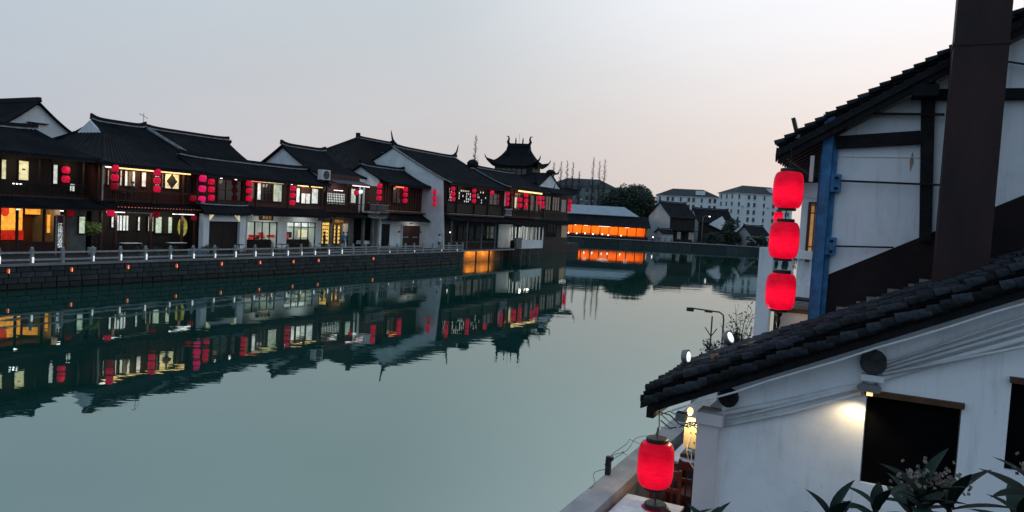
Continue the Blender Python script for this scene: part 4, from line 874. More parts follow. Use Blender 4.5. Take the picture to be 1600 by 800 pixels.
# vegetation
def leaf_cloud(mb, cx, cy, cz, rx, ry, rz, n, size, rng, clumps=14):
    cs = []
    for _ in range(clumps):
        while True:
            p = Vector((rng.uniform(-1,1), rng.uniform(-1,1), rng.uniform(-.9,1)))
            if p.length < 1: break
        cs.append((p * .78, rng.uniform(.28,.5)))
    for _ in range(n):
        c, r = cs[rng.randrange(clumps)]
        d = Vector((rng.gauss(0,1), rng.gauss(0,1), rng.gauss(0,1))).normalized() * r * rng.uniform(.55,1.08)
        p = Vector((cx + (c.x + d.x)*rx, cy + (c.y + d.y)*ry, cz + (c.z + d.z)*rz))
        a = Vector((rng.gauss(0,1), rng.gauss(0,1), rng.gauss(0,.6))).normalized(); b_ = a.orthogonal().normalized(); s_ = size*rng.uniform(.6,1.3)
        mb.add([p - a*s_, p + b_*s_*.5, p + a*s_, p - b_*s_*.5], [(0,1,2,3)])
    return mb
M['leaf_dark'] = pmat('evergreen_leaves', (.030,.052,.034), (.012,.024,.018), .8, .7, .25)
M['leaf_near'] = pmat('glossy_dark_leaf', (.012,.034,.024), (.006,.016,.013), 5, .6, .12, rnd=.5)
M['bark'] = pmat('bark', (.045,.038,.032), (.025,.021,.019), 4, .9, .2, .6)
def evergreen(name, label, x, y, z0, zc, rx, ry, rz, n, size, seed, cat='tree', group=None, clumps=14):
    q = random.Random(seed); r = local_thing(name, label, cat, (x, y, z0), group=group)
    tm = MB().tube([(0,0,-.2),(.1,0,(zc-z0)*.5),(0,.1,zc-z0)], [rx*.07+.05, rx*.05+.04, .05], 7)
    for k in range(5):
        an_ = k*1.26; tm.tube([(0,0,(zc-z0)*.45),(math.cos(an_)*rx*.3, math.sin(an_)*ry*.3, (zc-z0)*.75),(math.cos(an_)*rx*.6, math.sin(an_)*ry*.6, (zc-z0)*1.05)], [rx*.035+.03, rx*.025+.02, .03], 5)
    tm.build('trunk', M['bark'], r)
    leaf_cloud(MB(), 0, 0, zc - z0, rx, ry, rz, n, size, q, clumps).build('crown', M['leaf_dark'], r)
    return r
evergreen('evergreen_tree', 'big dark rounded evergreen tree behind the orange gallery', 34.6, 222, 1.4, 10.3, 8.2, 6, 6.9, 34000, .45, 1, clumps=60, group='trees on the far bank')
evergreen('evergreen_tree', 'dark tree left of the big evergreen behind the gallery roof', 27.5, 226, 1.4, 7.0, 5.5, 5, 7.0, 8000, .42, 2, clumps=20, group='trees on the far bank')
evergreen('evergreen_tree', 'small dark tree squeezed between the evergreen and the white gable', 41.2, 214, 1.4, 5.0, 2.6, 2.6, 3.6, 1800, .35, 3, group='trees on the far bank')
evergreen('evergreen_tree', 'dark bushy tree right of the small white gablet', 58.4, 198, 1.4, 4.6, 3.6, 3, 3.7, 3200, .33, 4, group='trees on the far bank')
evergreen('shrub', 'low dark shrub at the foot of the small white gablet', 52.6, 194, 1.4, 2.9, 2.6, 1.6, 1.9, 1600, .28, 5, 'shrub', 'shrubs along the far bank')
evergreen('shrub', 'low dark hedge shrub before the small low house', 63.6, 193, 1.4, 2.8, 3.2, 1.6, 1.7, 1700, .28, 6, 'shrub', 'shrubs along the far bank')
evergreen('shrub', 'dark hedge shrub at the right end of the far bank', 70.2, 193, 1.4, 2.9, 4.2, 1.6, 1.9, 1900, .28, 7, 'shrub', 'shrubs along the far bank')
def bare_tree(name, label, x, y, z0, top, seed, spread=1.6):
    q = random.Random(seed); r = local_thing(name, label, 'tree', (x, y, z0), group='bare winter trees'); Hh = top - z0
    MB().tube([(0,0,-.2),(q.uniform(-.1,.1),0,Hh*.5),(q.uniform(-.1,.1),0,Hh)], [.24,.15,.03], 6).build('trunk', M['bark'], r)
    b_ = MB()
    for k in range(120):
        u = .15 + .84*k/120; an_ = q.uniform(0, 6.28); L = spread*(1.08-u)*q.uniform(.7,1.2) + .25; z = Hh*u
        L *= .8; e_ = Vector((math.cos(an_)*L, math.sin(an_)*L, L*q.uniform(.9,1.7))); p0 = Vector((0,0,z))
        b_.tube([p0, p0 + e_*.55 + Vector((0,0,-.06*L)), p0 + e_], [.05,.035,.02], 4, False)
        for w in range(3):
            f_ = q.uniform(.35,.9); p1 = p0 + e_*f_; b_.tube([p1, p1 + Vector((q.uniform(-.4,.4), q.uniform(-.4,.4), q.uniform(.1,.5)))*L*.5], [.04,.025], 3, False)
    b_.build('branches', M['bark'], r)
bare_tree('bare_tree', 'single bare slender tree left of the tower', -9.7, 170, 1.4, 23.6, 11, 2.2)
for i, (x, z) in enumerate(((11.9,24.0),(14.2,24.3),(16.2,24.6),(18.1,24.3),(20.3,21.5),(24.6,26.2),(26.7,25.2),(28.3,25.8))):
    bare_tree('bare_tree', 'slender bare tree behind the corner house, %s of eight from the left' % ORD[i], x, 240, 1.4, z, 20 + i, 2.2)
sl = local_thing('street_lamp', 'lit street lamp on the far bank before the dark roofed house', 'street lamp', (49.9, 196, 1.4))
MB().tube([(0,0,0),(0,0,6.9),(.5,0,7.3),(1.6,0,7.25)], .07, 6).build('pole', M['metalgrey'], sl); MB().lathe([(.1,-.1),(.3,0),(.1,.12)], (1.7,0,7.2), 8).build('lamp_head', M['e_bulb'], sl)

# ------------------------------------------------------------------ near bank: parapet, annex with the low tiled roof
M['shutterblack'] = pmat('matt_black_shutter', (.0035,.0035,.004), (.002,.002,.0025), 3, .95, .05)
M['parapet'] = pmat('worn_concrete', (.42,.42,.41), (.28,.28,.28), 2.5, .9, .2, .4, 40)
M['redwood'] = pmat('red_brown_chair_wood', (.16,.035,.02), (.09,.02,.012), 6, .45, .4, .2, stretch=(1,1,.2))
M['marble'] = pmat('white_marble', (.66,.69,.71), (.42,.46,.50), 6, .25, .5)
M['duct'] = pmat('rusty_brown_duct', (.046,.018,.018), (.012,.008,.010), 1.5, .7, .3, .4, 30, stretch=(1,1,.3), detail=8)
M['bluepaint'] = pmat('flaking_blue_paint', (.045,.22,.46), (.02,.10,.21), 7, .6, .35, .5, 40)
M['band'] = pmat('brown_render_band', (.024,.017,.018), (.014,.011,.012), 3, .9, .2, .3)
M['conduit'] = pmat('grey_plastic_conduit', (.74,.76,.78), (.58,.60,.62), 6, .6, .3)
M['brownframe'] = pmat('brown_painted_wood', (.10,.045,.022), (.06,.028,.015), 6, .6, .3, .3)
pp = thing('parapet', 'worn concrete parapet along the riverside terrace', 'wall', (-14, -40.45, 0))
MB().box(-30, 150, -40.56, -40.36, -2, 2.14).build('wall', M['parapet'], pp)
for k in range(60): MB().box(-30 + 3*k, -30 + 3*k + 2.985, -40.62, -40.28, 2.142, 2.30 + RNG.uniform(0,.006)).build('cap_slab', M['parapet'], pp)
cb = thing('cable_bracket', 'small black bracket with thin cables on the parapet', 'bracket', (-13.2, -40.3, 2.3))
MB().box(-13.24, -13.16, -40.34, -40.28, 2.3, 2.52).box(-13.23,-13.17,-40.37,-40.28,2.5,2.55).build('block', M['black'], cb)
for k, (ds, h_) in enumerate(((.9,.12),(1.5,.2),(2.2,.1),(-.7,.05))):
    MB().tube([(-13.2 + ds*u, -40.3 + .05*math.sin(9*u+k), 2.42 - .1*u + h_*math.sin(math.pi*u)) for u in [i/10 for i in range(11)]], .004, 4).build('cable', M['black'], cb)

RS, ES = .486, -40.97
def z1(t): return 3.62 + (ES - t) * RS            # surface of the annex roof (tile beds)
def z2(t): return 6.86 + (-42.02 - t) * .596      # surface of the neighbour's roof
def cap_mesh(name, L, r0, r1, th, mat, seg=6):
    vs = []; fs = []
    for (y, r) in ((L/2, r0), (-L/2, r1)):
        for rr in (r, r - th):
            for k in range(seg + 1):
                a_ = math.pi*k/seg; vs.append((rr*math.cos(a_), y, rr*math.sin(a_)))
    n = seg + 1
    for k in range(seg):
        fs += [(k, k+1, 2*n+k+1, 2*n+k), (n+k+1, n+k, 3*n+k, 3*n+k+1), (k+1, k, n+k, n+k+1), (2*n+k, 2*n+k+1, 3*n+k+1, 3*n+k)]
    fs += [(0, 2*n, 3*n, n), (seg, n+seg, 3*n+seg, 2*n+seg)]
    me = bpy.data.meshes.new(name); me.from_pydata(vs, [], fs); me.update(); me.polygons.foreach_set('use_smooth', [i % 4 < 2 for i in range(seg*4)] + [False, False]); me.materials.append(mat)
    return me
CAP = cap_mesh('cap_tile', .175, .076, .062, .012, M['tile_near'], 8); CAP_WARMLIT = cap_mesh('cap_tile', .175, .076, .062, .012, M['tile_warmlit'], 8)
def drip_mesh(mat):
    me = MB().prism([(-.10,.02),(-.05,.0),(.05,.0),(.10,.02),(.075,-.06),(.0,-.13),(-.075,-.06)], 'y', -.012, .012).mesh('drip_tile'); me.materials.append(mat); return me
DRIP = drip_mesh(M['tile_near'])
ax = thing('annex', 'white walled annex with a low dark tiled roof in the foreground', 'building', (-12.6, -43, 1.45))
rt = math.atan(RS)
# gable wall facing the viewer, pieced round the two black windows
def wall_strip(mb, t0, t1, zb, off=.30, s0=-13.6, s1=-13.42): return mb.prism([(t0, zb), (t1, zb), (t1, z1(t1) - off + .1), (t0, z1(t0) - off + .1)], 'x', s0, s1)
gw = MB(); wall_strip(gw, -41.82, -43.36, 1.45); wall_strip(gw, -43.36, -44.26, 4.02); gw.box(-13.6,-13.42,-44.26,-43.36,1.45,2.98); wall_strip(gw, -44.26, -44.67, 1.45); wall_strip(gw, -44.67, -45.5, 4.36); wall_strip(gw, -45.5, -46.6, 1.45); gw.box(-13.6,-13.42,-45.5,-44.67,1.45,3.4)
gwo = gw.build('gable_wall', M['plaster_near'], ax)
MB().box(-13.42, -11.4, -41.9, -41.72, 1.45, 3.7).build('river_wall', M['plaster_near'], ax)
MB().box(-13.74, -13.42, -41.82, -41.57, 1.45, 3.36).build('corner_pillar', M['plaster_pink'], ax)
MB().box(-13.78, -13.42, -41.87, -41.56, 3.362, 3.50).build('pillar_bracket', M['plaster_pink'], ax)
for t0, t1, za, zb in ((-44.26,-43.36,2.98,4.02),(-45.5,-44.67,3.4,4.36)):
    sw = MB().box(-13.54, -13.50, t0 + .01, t1 - .01, za, zb - .03).build('shutter', M['shutterblack'], ax)
    MB().box(-13.66, -13.545, t0 - .02, t1 + .02, zb - .055, zb + .005).build('window_head', M['brownframe'], sw, base=ax)
# roof boards, verge board, rafters
MB().add([(x, t, z1(t) - dz) for dz in (.06, .14) for x, t in ((-13.88,-40.9),(-11.42,-40.9),(-11.42,-47),(-13.88,-47))], [(0,1,2,3),(7,6,5,4),(0,4,5,1),(1,5,6,2),(2,6,7,3),(3,7,4,0)]).build('roof_board', M['oldbeam'], ax)
MB().add([(x, t, z1(t) - dz) for dz in (.145, .23) for x, t in ((-13.90,-41.0),(-13.80,-41.0),(-13.80,-47),(-13.90,-47))], [(0,1,2,3),(7,6,5,4),(0,4,5,1),(1,5,6,2),(2,6,7,3),(3,7,4,0)]).build('verge_board', M['oldbeam'], ax)
MB().box(-13.84, -11.45, -41.06, -40.97, 3.34, 3.47).build('eave_board', M['oldbeam'], ax)
for k in range(8): MB().bar((-13.6 + .29*k, -41.06, z1(-41.06) - .2), (-13.6 + .29*k, -41.72, z1(-41.72) - .2), .07, .1).build('rafter', M['oldbeam'], ax)
for t_, r_, z_ in ((-43.40, .135, 4.34), (-41.90, .11, 3.70)):
    pe = MB().tube([(-13.71, t_, z_), (-13.70, t_, z_), (-13.4, t_, z_)], [r_*.93, r_, r_], 14).build('purlin_end', M['oldbeam'] if r_ < .12 else pmat('grey_purlin', (.06,.062,.066), (.022,.024,.027), 8, .9, .2, .6), ax)
MB().box(-13.70, -13.6, -43.52, -43.29, 4.13, 4.20).build('cable_clamp', M['conduit'], ax)
# pan tiles (troughs) as one bed, cap tiles one by one
cols = [-13.79 + .196*k for k in range(13)]
pan = MB(); st_ = .166
for k in range(12):
    sc_ = cols[k] + .098
    for j in range(37):
        ta, tb_ = -40.9 - st_*j, -40.9 - st_*(j + 1.25); za, zb = z1(ta) + .028, z1(tb_) + .002
        row = [(sc_ + .098*math.cos(math.pi*(1 + i/5)), .06*math.sin(math.pi*(1 + i/5)) + .03) for i in range(6)]
        pan.slab([[(x, ta, za + dz) for x, dz in row], [(x, tb_, zb + dz) for x, dz in row]], .016)
pan.build('pan_tiles', M['pan'], ax, kind='stuff')
warmlit = {(7,3),(7,4),(6,4),(7,7),(6,6),(7,8)}  # tiles coloured orange as if lit by the warm lamps
for k, s in enumerate(cols[:8]):
    for j in range(36):
        t = -40.95 - .125*j - .06
        inst(CAP_WARMLIT if (k, j) in warmlit else CAP, 'cap_tile', ax, rel(ax, (s + RNG.uniform(-.014,.014), t + RNG.uniform(-.02,.02), z1(t) + .05 + RNG.uniform(-.008,.014))), (-rt + .06 + RNG.uniform(-.05,.05), RNG.uniform(-.12,.12), RNG.uniform(-.09,.09)), (RNG.uniform(.9,1.08), RNG.uniform(.9,1.08), RNG.uniform(.85,1.15)))
for j in range(42):
    t = -41.00 - .125*j - .06
    inst(CAP, 'verge_tile', ax, rel(ax, (-13.93 + RNG.uniform(-.014,.014), t + RNG.uniform(-.02,.02), z1(t) - .085 + RNG.uniform(-.008,.014))), (-rt + .06 + RNG.uniform(-.04,.04), RNG.uniform(-.09,.09) - .25, RNG.uniform(-.06,.06)), (1.08, 1.02, 1.1))
rest = MB()
for k, s in enumerate(cols):
    for j in range(0 if k >= 8 else 36, 48):
        t = -40.95 - .125*j - .06; dz = RNG.uniform(-.008,.012); rest.tube([(s + RNG.uniform(-.012,.012), t + .085, z1(t+.085) + .058 + dz), (s, t - .085, z1(t-.085) + .044 + dz)], [.072,.060], 8)
rest.build('upper_cap_tiles', M['tile_near'], ax, kind='stuff')
for k in range(12): inst(DRIP, 'drip_tile', ax, rel(ax, (cols[k] + .098, -40.88, z1(-40.88) + .0)), (RNG.uniform(-.1,.15), 0, RNG.uniform(-.05,.05)))
# mortar ridge where the roof meets the neighbour's wall
fl_ = MB()
for k in range(9): fl_.cbox(-11.6 + RNG.uniform(-.03,.03), -42.95 - .12*k, z1(-42.95 - .12*k) + .03, .10, .16, RNG.uniform(.05,.12))
fl_.build('mortar_flashing', pmat('broken_mortar', (.30,.29,.29), (.16,.15,.15), 12, .9, .2, .9, 50), ax)
# conduits along the wall
for k, (pts, r) in enumerate((
    ([(-41.60,3.40),(-42.4,3.70),(-43.33,4.08),(-43.60,4.22),(-44.75,4.77),(-46,5.37)], .034), ([(-41.86,3.35),(-42.6,3.64),(-43.30,3.98)], .02), ([(-41.86,3.42),(-42.6,3.74),(-43.30,4.05)], .016),
    ([(-43.50,4.26),(-44.75,4.86),(-46,5.45)], .02), ([(-43.50,4.30),(-44.75,4.93),(-46,5.55)], .018), ([(-43.50,4.34),(-44.75,5.01),(-46,5.66)], .016), ([(-43.50,4.23),(-44.75,4.70),(-46,5.2)], .016))):
    MB().tube([(-13.63 - .012*k, t, z) for t, z in pts], r, 8).build('conduit', M['conduit'], ax, smooth=True)
MB().tube([(-13.92, -41.3 - .35*i, z1(-41.3 - .35*i) - .285 + .008*math.sin(i*2.3)) for i in range(16)], .012, 6).build('verge_cable', M['conduit'], ax)
ol = thing('wall_light', 'small grey outdoor wall light glowing over the black window', 'lamp', (-13.7, -43.38, 4.0))
MB().prism([(-43.50,4.06),(-43.46,4.10),(-43.32,4.11),(-43.26,4.07),(-43.28,4.035),(-43.48,4.03)], 'x', -13.80, -13.61).build('housing', M['metalgrey'], ol)
MB().box(-13.76, -13.70, -43.42, -43.36, 3.985, 4.028).build('lens', M['e_warm'], ol)
lamp('wall_light_glow', 'SPOT', ol, (-13.80, -43.30, 3.90), 11, (1,.74,.38), .04, (rad(8), rad(-14), 0), 130)
# spotlights standing on the roof
def spotlight(label, s, t, z, aim, h=.15):
    r = thing('roof_spotlight', label, 'spotlight', (s, t, z), group='spotlights on the annex roof')
    MB().box(s - .09, s + .09, t - .08, t + .08, z, z + .07).build('base', M['metalgrey'], r)
    c = Vector((s, t, z + .07 + h)); d_ = Vector(aim).normalized()
    MB().tube([c - d_*.045, c - d_*.03, c + d_*.045], [.06,.10,.105], 16).build('housing', M['metalgrey'], r); MB().tube([c + d_*.046, c + d_*.052], .078, 16).build('lens', M['e_spot'], r)
    o_ = d_.cross(Vector((0,0,1))).normalized()*.115
    MB().tube([(s + o_.x, t + o_.y, z + .05 + h), (s + o_.x, t + o_.y, z + .09), (s, t, z + .07)], .01, 5).tube([(s - o_.x, t - o_.y, z + .05 + h), (s - o_.x, t - o_.y, z + .09), (s, t, z + .07)], .01, 5).build('yoke', M['metalgrey'], r)
    lamp('spot_glow', 'SPOT', r, tuple(c + d_*.08), 9, (1,.9,.75), .05, Vector(-d_).to_track_quat('Z','Y').to_euler(), 70)
    return r
spotlight('round lit spotlight on the eave corner of the annex roof', -12.1, -40.98, 3.62, (-.10,-1,.1))
spotlight('tilted bright spotlight further up the annex roof edge', -11.62, -41.46, 3.92, (-.25,-1,.5), .12)

# ------------------------------------------------------------------ neighbour house with timber framed white gable, blue steel post, duct
nb = thing('timber_framed_house', 'white gabled house with black beams behind the annex roof', 'house', (-10, -44, 1.45))
SP = -11.5
def poly_wall(pts, s0, s1, name, m): return MB().prism(pts, 'x', s0, s1).build(name, m, nb)
poly_wall([(-42.55,1.45),(-48.5,1.45),(-48.5,z2(-48.5)-.22),(-42.55,z2(-42.55)-.22)], SP, SP + .18, 'gable_wall', M['plaster_near'])
MB().box(SP + .18, -7.6, -42.75, -42.55, 1.45, 6.7).build('river_wall', M['plaster_near'], nb)
poly_wall([(-42.68,5.12),(-44.9,6.33),(-48.4,8.1),(-48.4,5.6),(-44.9,5.2),(-42.68,4.1)], SP - .025, SP + .0, 'brown_band', M['band'])
MB().bar((SP - .05, -42.70, 6.955), (SP - .05, -43.72, 7.03), .10, .165).build('beam', M['oldbeam'], nb)
MB().prism([(-43.66,7.75),(-43.82,7.75),(-43.93,5.68),(-43.79,5.68)], 'x', SP - .09, SP - .001).build('upright_beam', M['oldbeam'], nb)
MB().bar((SP - .052, -43.86, 7.575), (SP - .052, -47.5, 7.52), .10, .13).build('beam', M['oldbeam'], nb)
MB().box(SP - .34, SP, -43.86, -43.56, 7.52, 7.66).build('purlin_end', M['oldbeam'], nb)
for (a0, a1, b0, b1, r) in ((-43.0,7.335,-43.95,7.31,.018),(-42.72,6.435,-44.1,6.41,.014),(-42.70,5.54,-43.5,5.575,.012)):
    MB().tube([(SP - .11, a0, a1), (SP - .11, b0, b1)], r, 6).build('tie_rod', M['black'], nb)
MB().tube([(SP - .12, -44.1, 7.72), (SP - .1, -44.6, 7.95), (SP - .1, -45.0, 7.86)], .014, 5).build('cable', M['black'], nb)
MB().prism([(-43.63,6.85),(-43.60,6.72),(-43.62,6.58),(-43.65,6.7)], 'x', SP - .006, SP - .001).build('rust_stain', pmat('rust', (.30,.12,.06), (.4,.3,.26), 20), nb)
MB().box(SP - .012, SP - .001, -43.72, -42.62, 6.765, 6.775).build('plaster_crack', M['conduit'], nb)
bp = thing('steel_post', 'flaking blue steel post at the corner of the timber framed gable', 'post', (SP - .1, -42.6, 4.3))
MB().box(SP - .16, SP - .06, -42.665, -42.54, 1.5, 7.36).build('post', M['bluepaint'], bp)
MB().box(SP - .062, SP - .012, -42.73, -42.51, 1.5, 7.34).build('flange', M['bluepaint'], bp)
for z_ in (6.28, 5.42): 
    pl_ = MB().box(SP - .14, SP - .03, -42.80, -42.67, z_, z_ + .24).build('bracket_plate', M['bluepaint'], bp)
    for dz in (.05, .19): MB().tube([(SP - .165, -42.73, z_ + dz), (SP - .14, -42.76, z_ + dz)], .018, 6).build('bolt', M['black'], pl_, base=bp)
r2 = math.atan(.596)
MB().add([(x, t, z2(t) - dz) for dz in (.02, .12) for x, t in ((-11.86,-41.98),(-8.2,-41.98),(-8.2,-49),(-11.86,-49))], [(0,1,2,3),(7,6,5,4),(0,4,5,1),(1,5,6,2),(2,6,7,3),(3,7,4,0)]).build('roof_board', M['oldbeam'], nb)
MB().add([(x, t, z2(t) - dz) for dz in (.125, .21) for x, t in ((-11.82,-42.0),(-11.72,-42.0),(-11.72,-49),(-11.82,-49))], [(0,1,2,3),(7,6,5,4),(0,4,5,1),(1,5,6,2),(2,6,7,3),(3,7,4,0)]).build('verge_board', M['oldbeam'], nb)
MB().box(-11.8, -8.2, -42.12, -42.06, 6.70, 6.80).build('eave_board', M['timber_red'], nb)
for k in range(12): MB().bar((-11.55 + .28*k, -42.04, z2(-42.04) - .17), (-11.55 + .28*k, -42.8, z2(-42.8) - .17), .06, .09).build('rafter', M['timber_red'], nb)
for c in range(3):
    for k in range(30 if c < 2 else 6):
        t = -42.02 - .125*k
        inst(CAP, 'cap_tile', nb, rel(nb, (-11.80 + .236*c, t, z2(t) + .05)), (-r2 + .16, RNG.uniform(-.03,.03), 0), (1, .85, 1.0))
rest2 = MB()
for c in range(2, 16):
    for k in range(6 if c == 2 else 0, 40):
        t = -42.02 - .17*k; s = -11.80 + .236*c; rest2.tube([(s, t + .1, z2(t+.1) + .04), (s, t - .1, z2(t-.1) + .04)], [.09,.08], 6)
rest2.build('hidden_cap_tiles', M['tile_near'], nb, kind='stuff')
for k in range(14): inst(DRIP, 'drip_tile', nb, rel(nb, (-11.68 + .236*k, -41.97, z2(-41.97) + .0)), (.1, 0, RNG.uniform(-.06,.06)), (1,1,1.25))
MB().box(SP - .30, SP - .24, -42.46, -42.41, 6.40, 6.75).build('pale_junction_box', M['plaster_pink'], nb)
fl2 = thing('floodlight', 'small unlit floodlight on the eave of the timber framed house', 'floodlight', (-11.6, -42.2, 7.0))
MB().box(-11.66,-11.54,-42.24,-42.18,7.0,7.08).build('base', M['metalgrey'], fl2); MB().bar((-11.6,-42.19,7.08),(-11.6,-42.13,7.28),.14,.05).build('housing', M['black'], fl2)
dc = thing('exhaust_duct', 'tall rusty brown square exhaust duct rising past the gable', 'duct', (-12.2, -44.2, 5.3))
MB().box(-12.46, -11.95, -44.50, -43.95, 5.0, 8.0).build('lower_section', M['duct'], dc); MB().box(-12.458, -11.952, -44.498, -43.952, 8.004, 11.2).build('upper_section', M['duct'], dc)
MB().box(-12.47, -11.94, -44.51, -43.94, 7.985, 8.02).build('seam_flange', M['duct'], dc)

# ------------------------------------------------------------------ white balcony house further along the near bank
bc = thing('balustrade_house', 'pale house with a white balustrade balcony and lit lattice window', 'house', (-6, -42, 1.45))
MB().box(-6.0, -1, -46, -41.72, 1.45, 6.75).build('wall', M['plaster_near'], bc)
wdw = MB().box(-6.06, -6.0, -42.32, -41.86, 5.2, 6.35).build('window', M['brownframe'], bc)
MB().box(-6.075, -6.062, -42.27, -41.91, 5.25, 6.30).build('pane', emat('lit_amber_pane', (.85,.42,.14), .42, (.4,.2,.08)), wdw, base=bc)
for t_ in (-42.27,-42.17,-42.09,-42.0,-41.91): MB().box(-6.11, -6.077, t_ - .012, t_ + .012, 5.2, 6.35).build('lattice_bar', M['brownframe'], wdw, base=bc)
for z_ in (5.25, 5.42, 6.12, 6.28): MB().box(-6.105, -6.078, -42.3, -41.88, z_ - .012, z_ + .012).build('lattice_bar', M['brownframe'], wdw, base=bc)
MB().box(-6.12, -6.0, -42.4, -41.8, 5.1, 5.16).build('sill', M['brownframe'], bc)
MB().box(-6.03, -6.0, -46, -41.72, 6.42, 6.46).build('string_course', M['plaster'], bc)
MB().add([(x, t, z) for x, t, z in ((-6.5,-41.3,6.55),(-6.5,-44.5,7.9),(-1,-44.5,7.9),(-1,-41.3,6.55),(-6.5,-41.3,6.7),(-6.5,-44.5,8.05),(-1,-44.5,8.05),(-1,-41.3,6.7))], [(0,1,2,3),(7,6,5,4),(0,4,5,1),(1,5,6,2),(2,6,7,3),(3,7,4,0)]).build('roof', M['tile'], bc)
MB().box(-6.9, -6.6, -41.35, -41.08, 1.45, 5.36).build('pier', M['plaster_near'], bc)
MB().box(-6.88, -6.62, -43.2, -41.352, 5.18, 5.34).build('handrail', M['plaster_near'], bc); MB().box(-6.88, -6.62, -43.2, -41.352, 4.42, 4.66).build('balcony_edge', M['plaster_near'], bc)
MB().box(-6.62, -6.0, -43.2, -41.1, 4.42, 4.55).build('balcony_floor', M['plaster_near'], bc)
bal = MB().lathe([(.055,0),(.055,.04),(.035,.07),(.065,.16),(.07,.22),(.04,.36),(.045,.42),(.055,.46),(.055,.52)], n=10).mesh('baluster', smooth=True); bal.materials.append(M['plaster_near'])
for k in range(8): inst(bal, 'baluster', bc, rel(bc, (-6.75, -41.48 - .2*k, 4.66)))
MB().box(-6.4, -6.0, -43.2, -41.4, 1.45, 4.42).build('lower_wall', M['plaster_pink'], bc)
for t_ in (-41.45, -42.2): MB().box(-6.48, -6.402, t_ - .05, t_ + .05, 1.45, 4.15).build('brown_post', M['brownframe'], bc)
MB().box(-6.5, -6.402, -42.25, -41.4, 4.05, 4.13).build('brown_rail', M['brownframe'], bc); MB().box(-6.95, -6.45, -42.6, -41.7, 4.28, 4.34).build('corrugated_hood', M['metalgrey'], bc)
lamp('porch_glow', 'POINT', bc, (-6.75, -42.0, 3.9), 1.2, (1,.8,.45), .05)
# lamp arm, mast and shrub at the river edge
M['polegrey'] = pmat('dark_grey_pole', (.05,.052,.055), (.03,.032,.035), 8, .5, .4)
pl_l = thing('planter_ledge', 'stone planter ledge jutting into the canal below the shrubs', 'planter', (-2.3, -39.7, 0))
MB().box(-3.4, -1.2, -40.27, -39.1, -1.5, 1.75).build('wall', M['parapet'], pl_l); MB().box(-3.3, -1.3, -40.26, -39.2, 1.752, 1.86).build('soil', M['ground'], pl_l)
cp = thing('camera_pole', 'thin grey pole with a horizontal arm and small camera over the water', 'pole', (-2, -39.52, 1.86))
MB().tube([(-2,-39.52,1.8),(-2,-39.52,3.2),(-2,-39.50,3.33),(-2,-39.40,3.40),(-2,-38.6,3.43)], .022, 8).build('pole_and_arm', M['polegrey'], cp)
MB().box(-2.06,-1.94,-38.68,-38.5,3.34,3.44).build('camera', M['black'], cp); MB().box(-2.05,-1.95,-39.2,-39.0,3.36,3.40).build('clamp', M['polegrey'], cp)
ms = thing('forked_mast', 'short forked mast beside the pole with a camera arm', 'mast', (-2.3, -39.27, 1.86))
MB().tube([(-2.3,-39.27,1.8),(-2.3,-39.27,3.30)], .02, 6).build('mast', M['polegrey'], ms)
MB().tube([(-2.3,-39.27,2.75),(-2.3,-39.10,2.98)], .014, 5).tube([(-2.3,-39.27,2.75),(-2.3,-39.42,2.98)], .014, 5).build('fork', M['polegrey'], ms)
bk = MB().tube([(-2,-40.36,1.5),(-2,-40.36,4.3)], .035, 8).top('black_pole', M['black'], 'plain black pole in front of the pale balustrade house', 'pole')
def twig_shrub(name, label, s, t, z, h, spread, seed, leaves, dense):
    q = random.Random(seed); r = thing(name, label, 'shrub', (s, t, z), group='shrubs at the river edge'); b_ = MB(); l_ = MB()
    for k in range(16):
        an_ = q.uniform(0, 6.28); e_ = Vector((math.cos(an_)*spread*q.uniform(.2,1), math.sin(an_)*spread*q.uniform(.2,1), h*q.uniform(.6,1))); p0 = Vector((s, t, z))
        m1 = p0 + Vector((e_.x*.35, e_.y*.35, e_.z*.55)); b_.tube([p0, m1, p0 + e_], [.012,.009,.004], 4, False)
        for w in range(5):
            p1 = m1 + (p0 + e_ - m1)*q.random(); p2 = p1 + Vector((q.uniform(-.2,.2), q.uniform(-.2,.2), q.uniform(.02,.22))); b_.tube([p1, p2], [.005,.003], 3, False)
            for y in range(leaves):
                c = p1 + (p2-p1)*q.uniform(.3,1.1) + Vector((q.uniform(-.03,.03), q.uniform(-.03,.03), q.uniform(-.03,.03))); a_ = Vector((q.gauss(0,1), q.gauss(0,1), q.gauss(0,1))).normalized()*.035; o_ = a_.orthogonal()*.5
                l_.add([c - a_, c + o_, c + a_, c - o_], [(0,1,2,3)])
    if dense: leaf_cloud(l_, s, t, z + h*.3, spread*.8, spread*.8, h*.35, dense, .045, q, 10)
    b_.build('branches', M['bark'], r); l_.build('leaves', M['leaf_dark'], r, kind='stuff')
    return r
twig_shrub('shrub', 'sparse twiggy shrub above the annex roof left of the black pole', -2.2, -40.0, 1.86, 1.80, .55, 5, 2, 1100)
twig_shrub('shrub', 'low dark shrub at the foot of the forked mast', -2.4, -39.35, 1.86, .80, .35, 6, 2, 800)

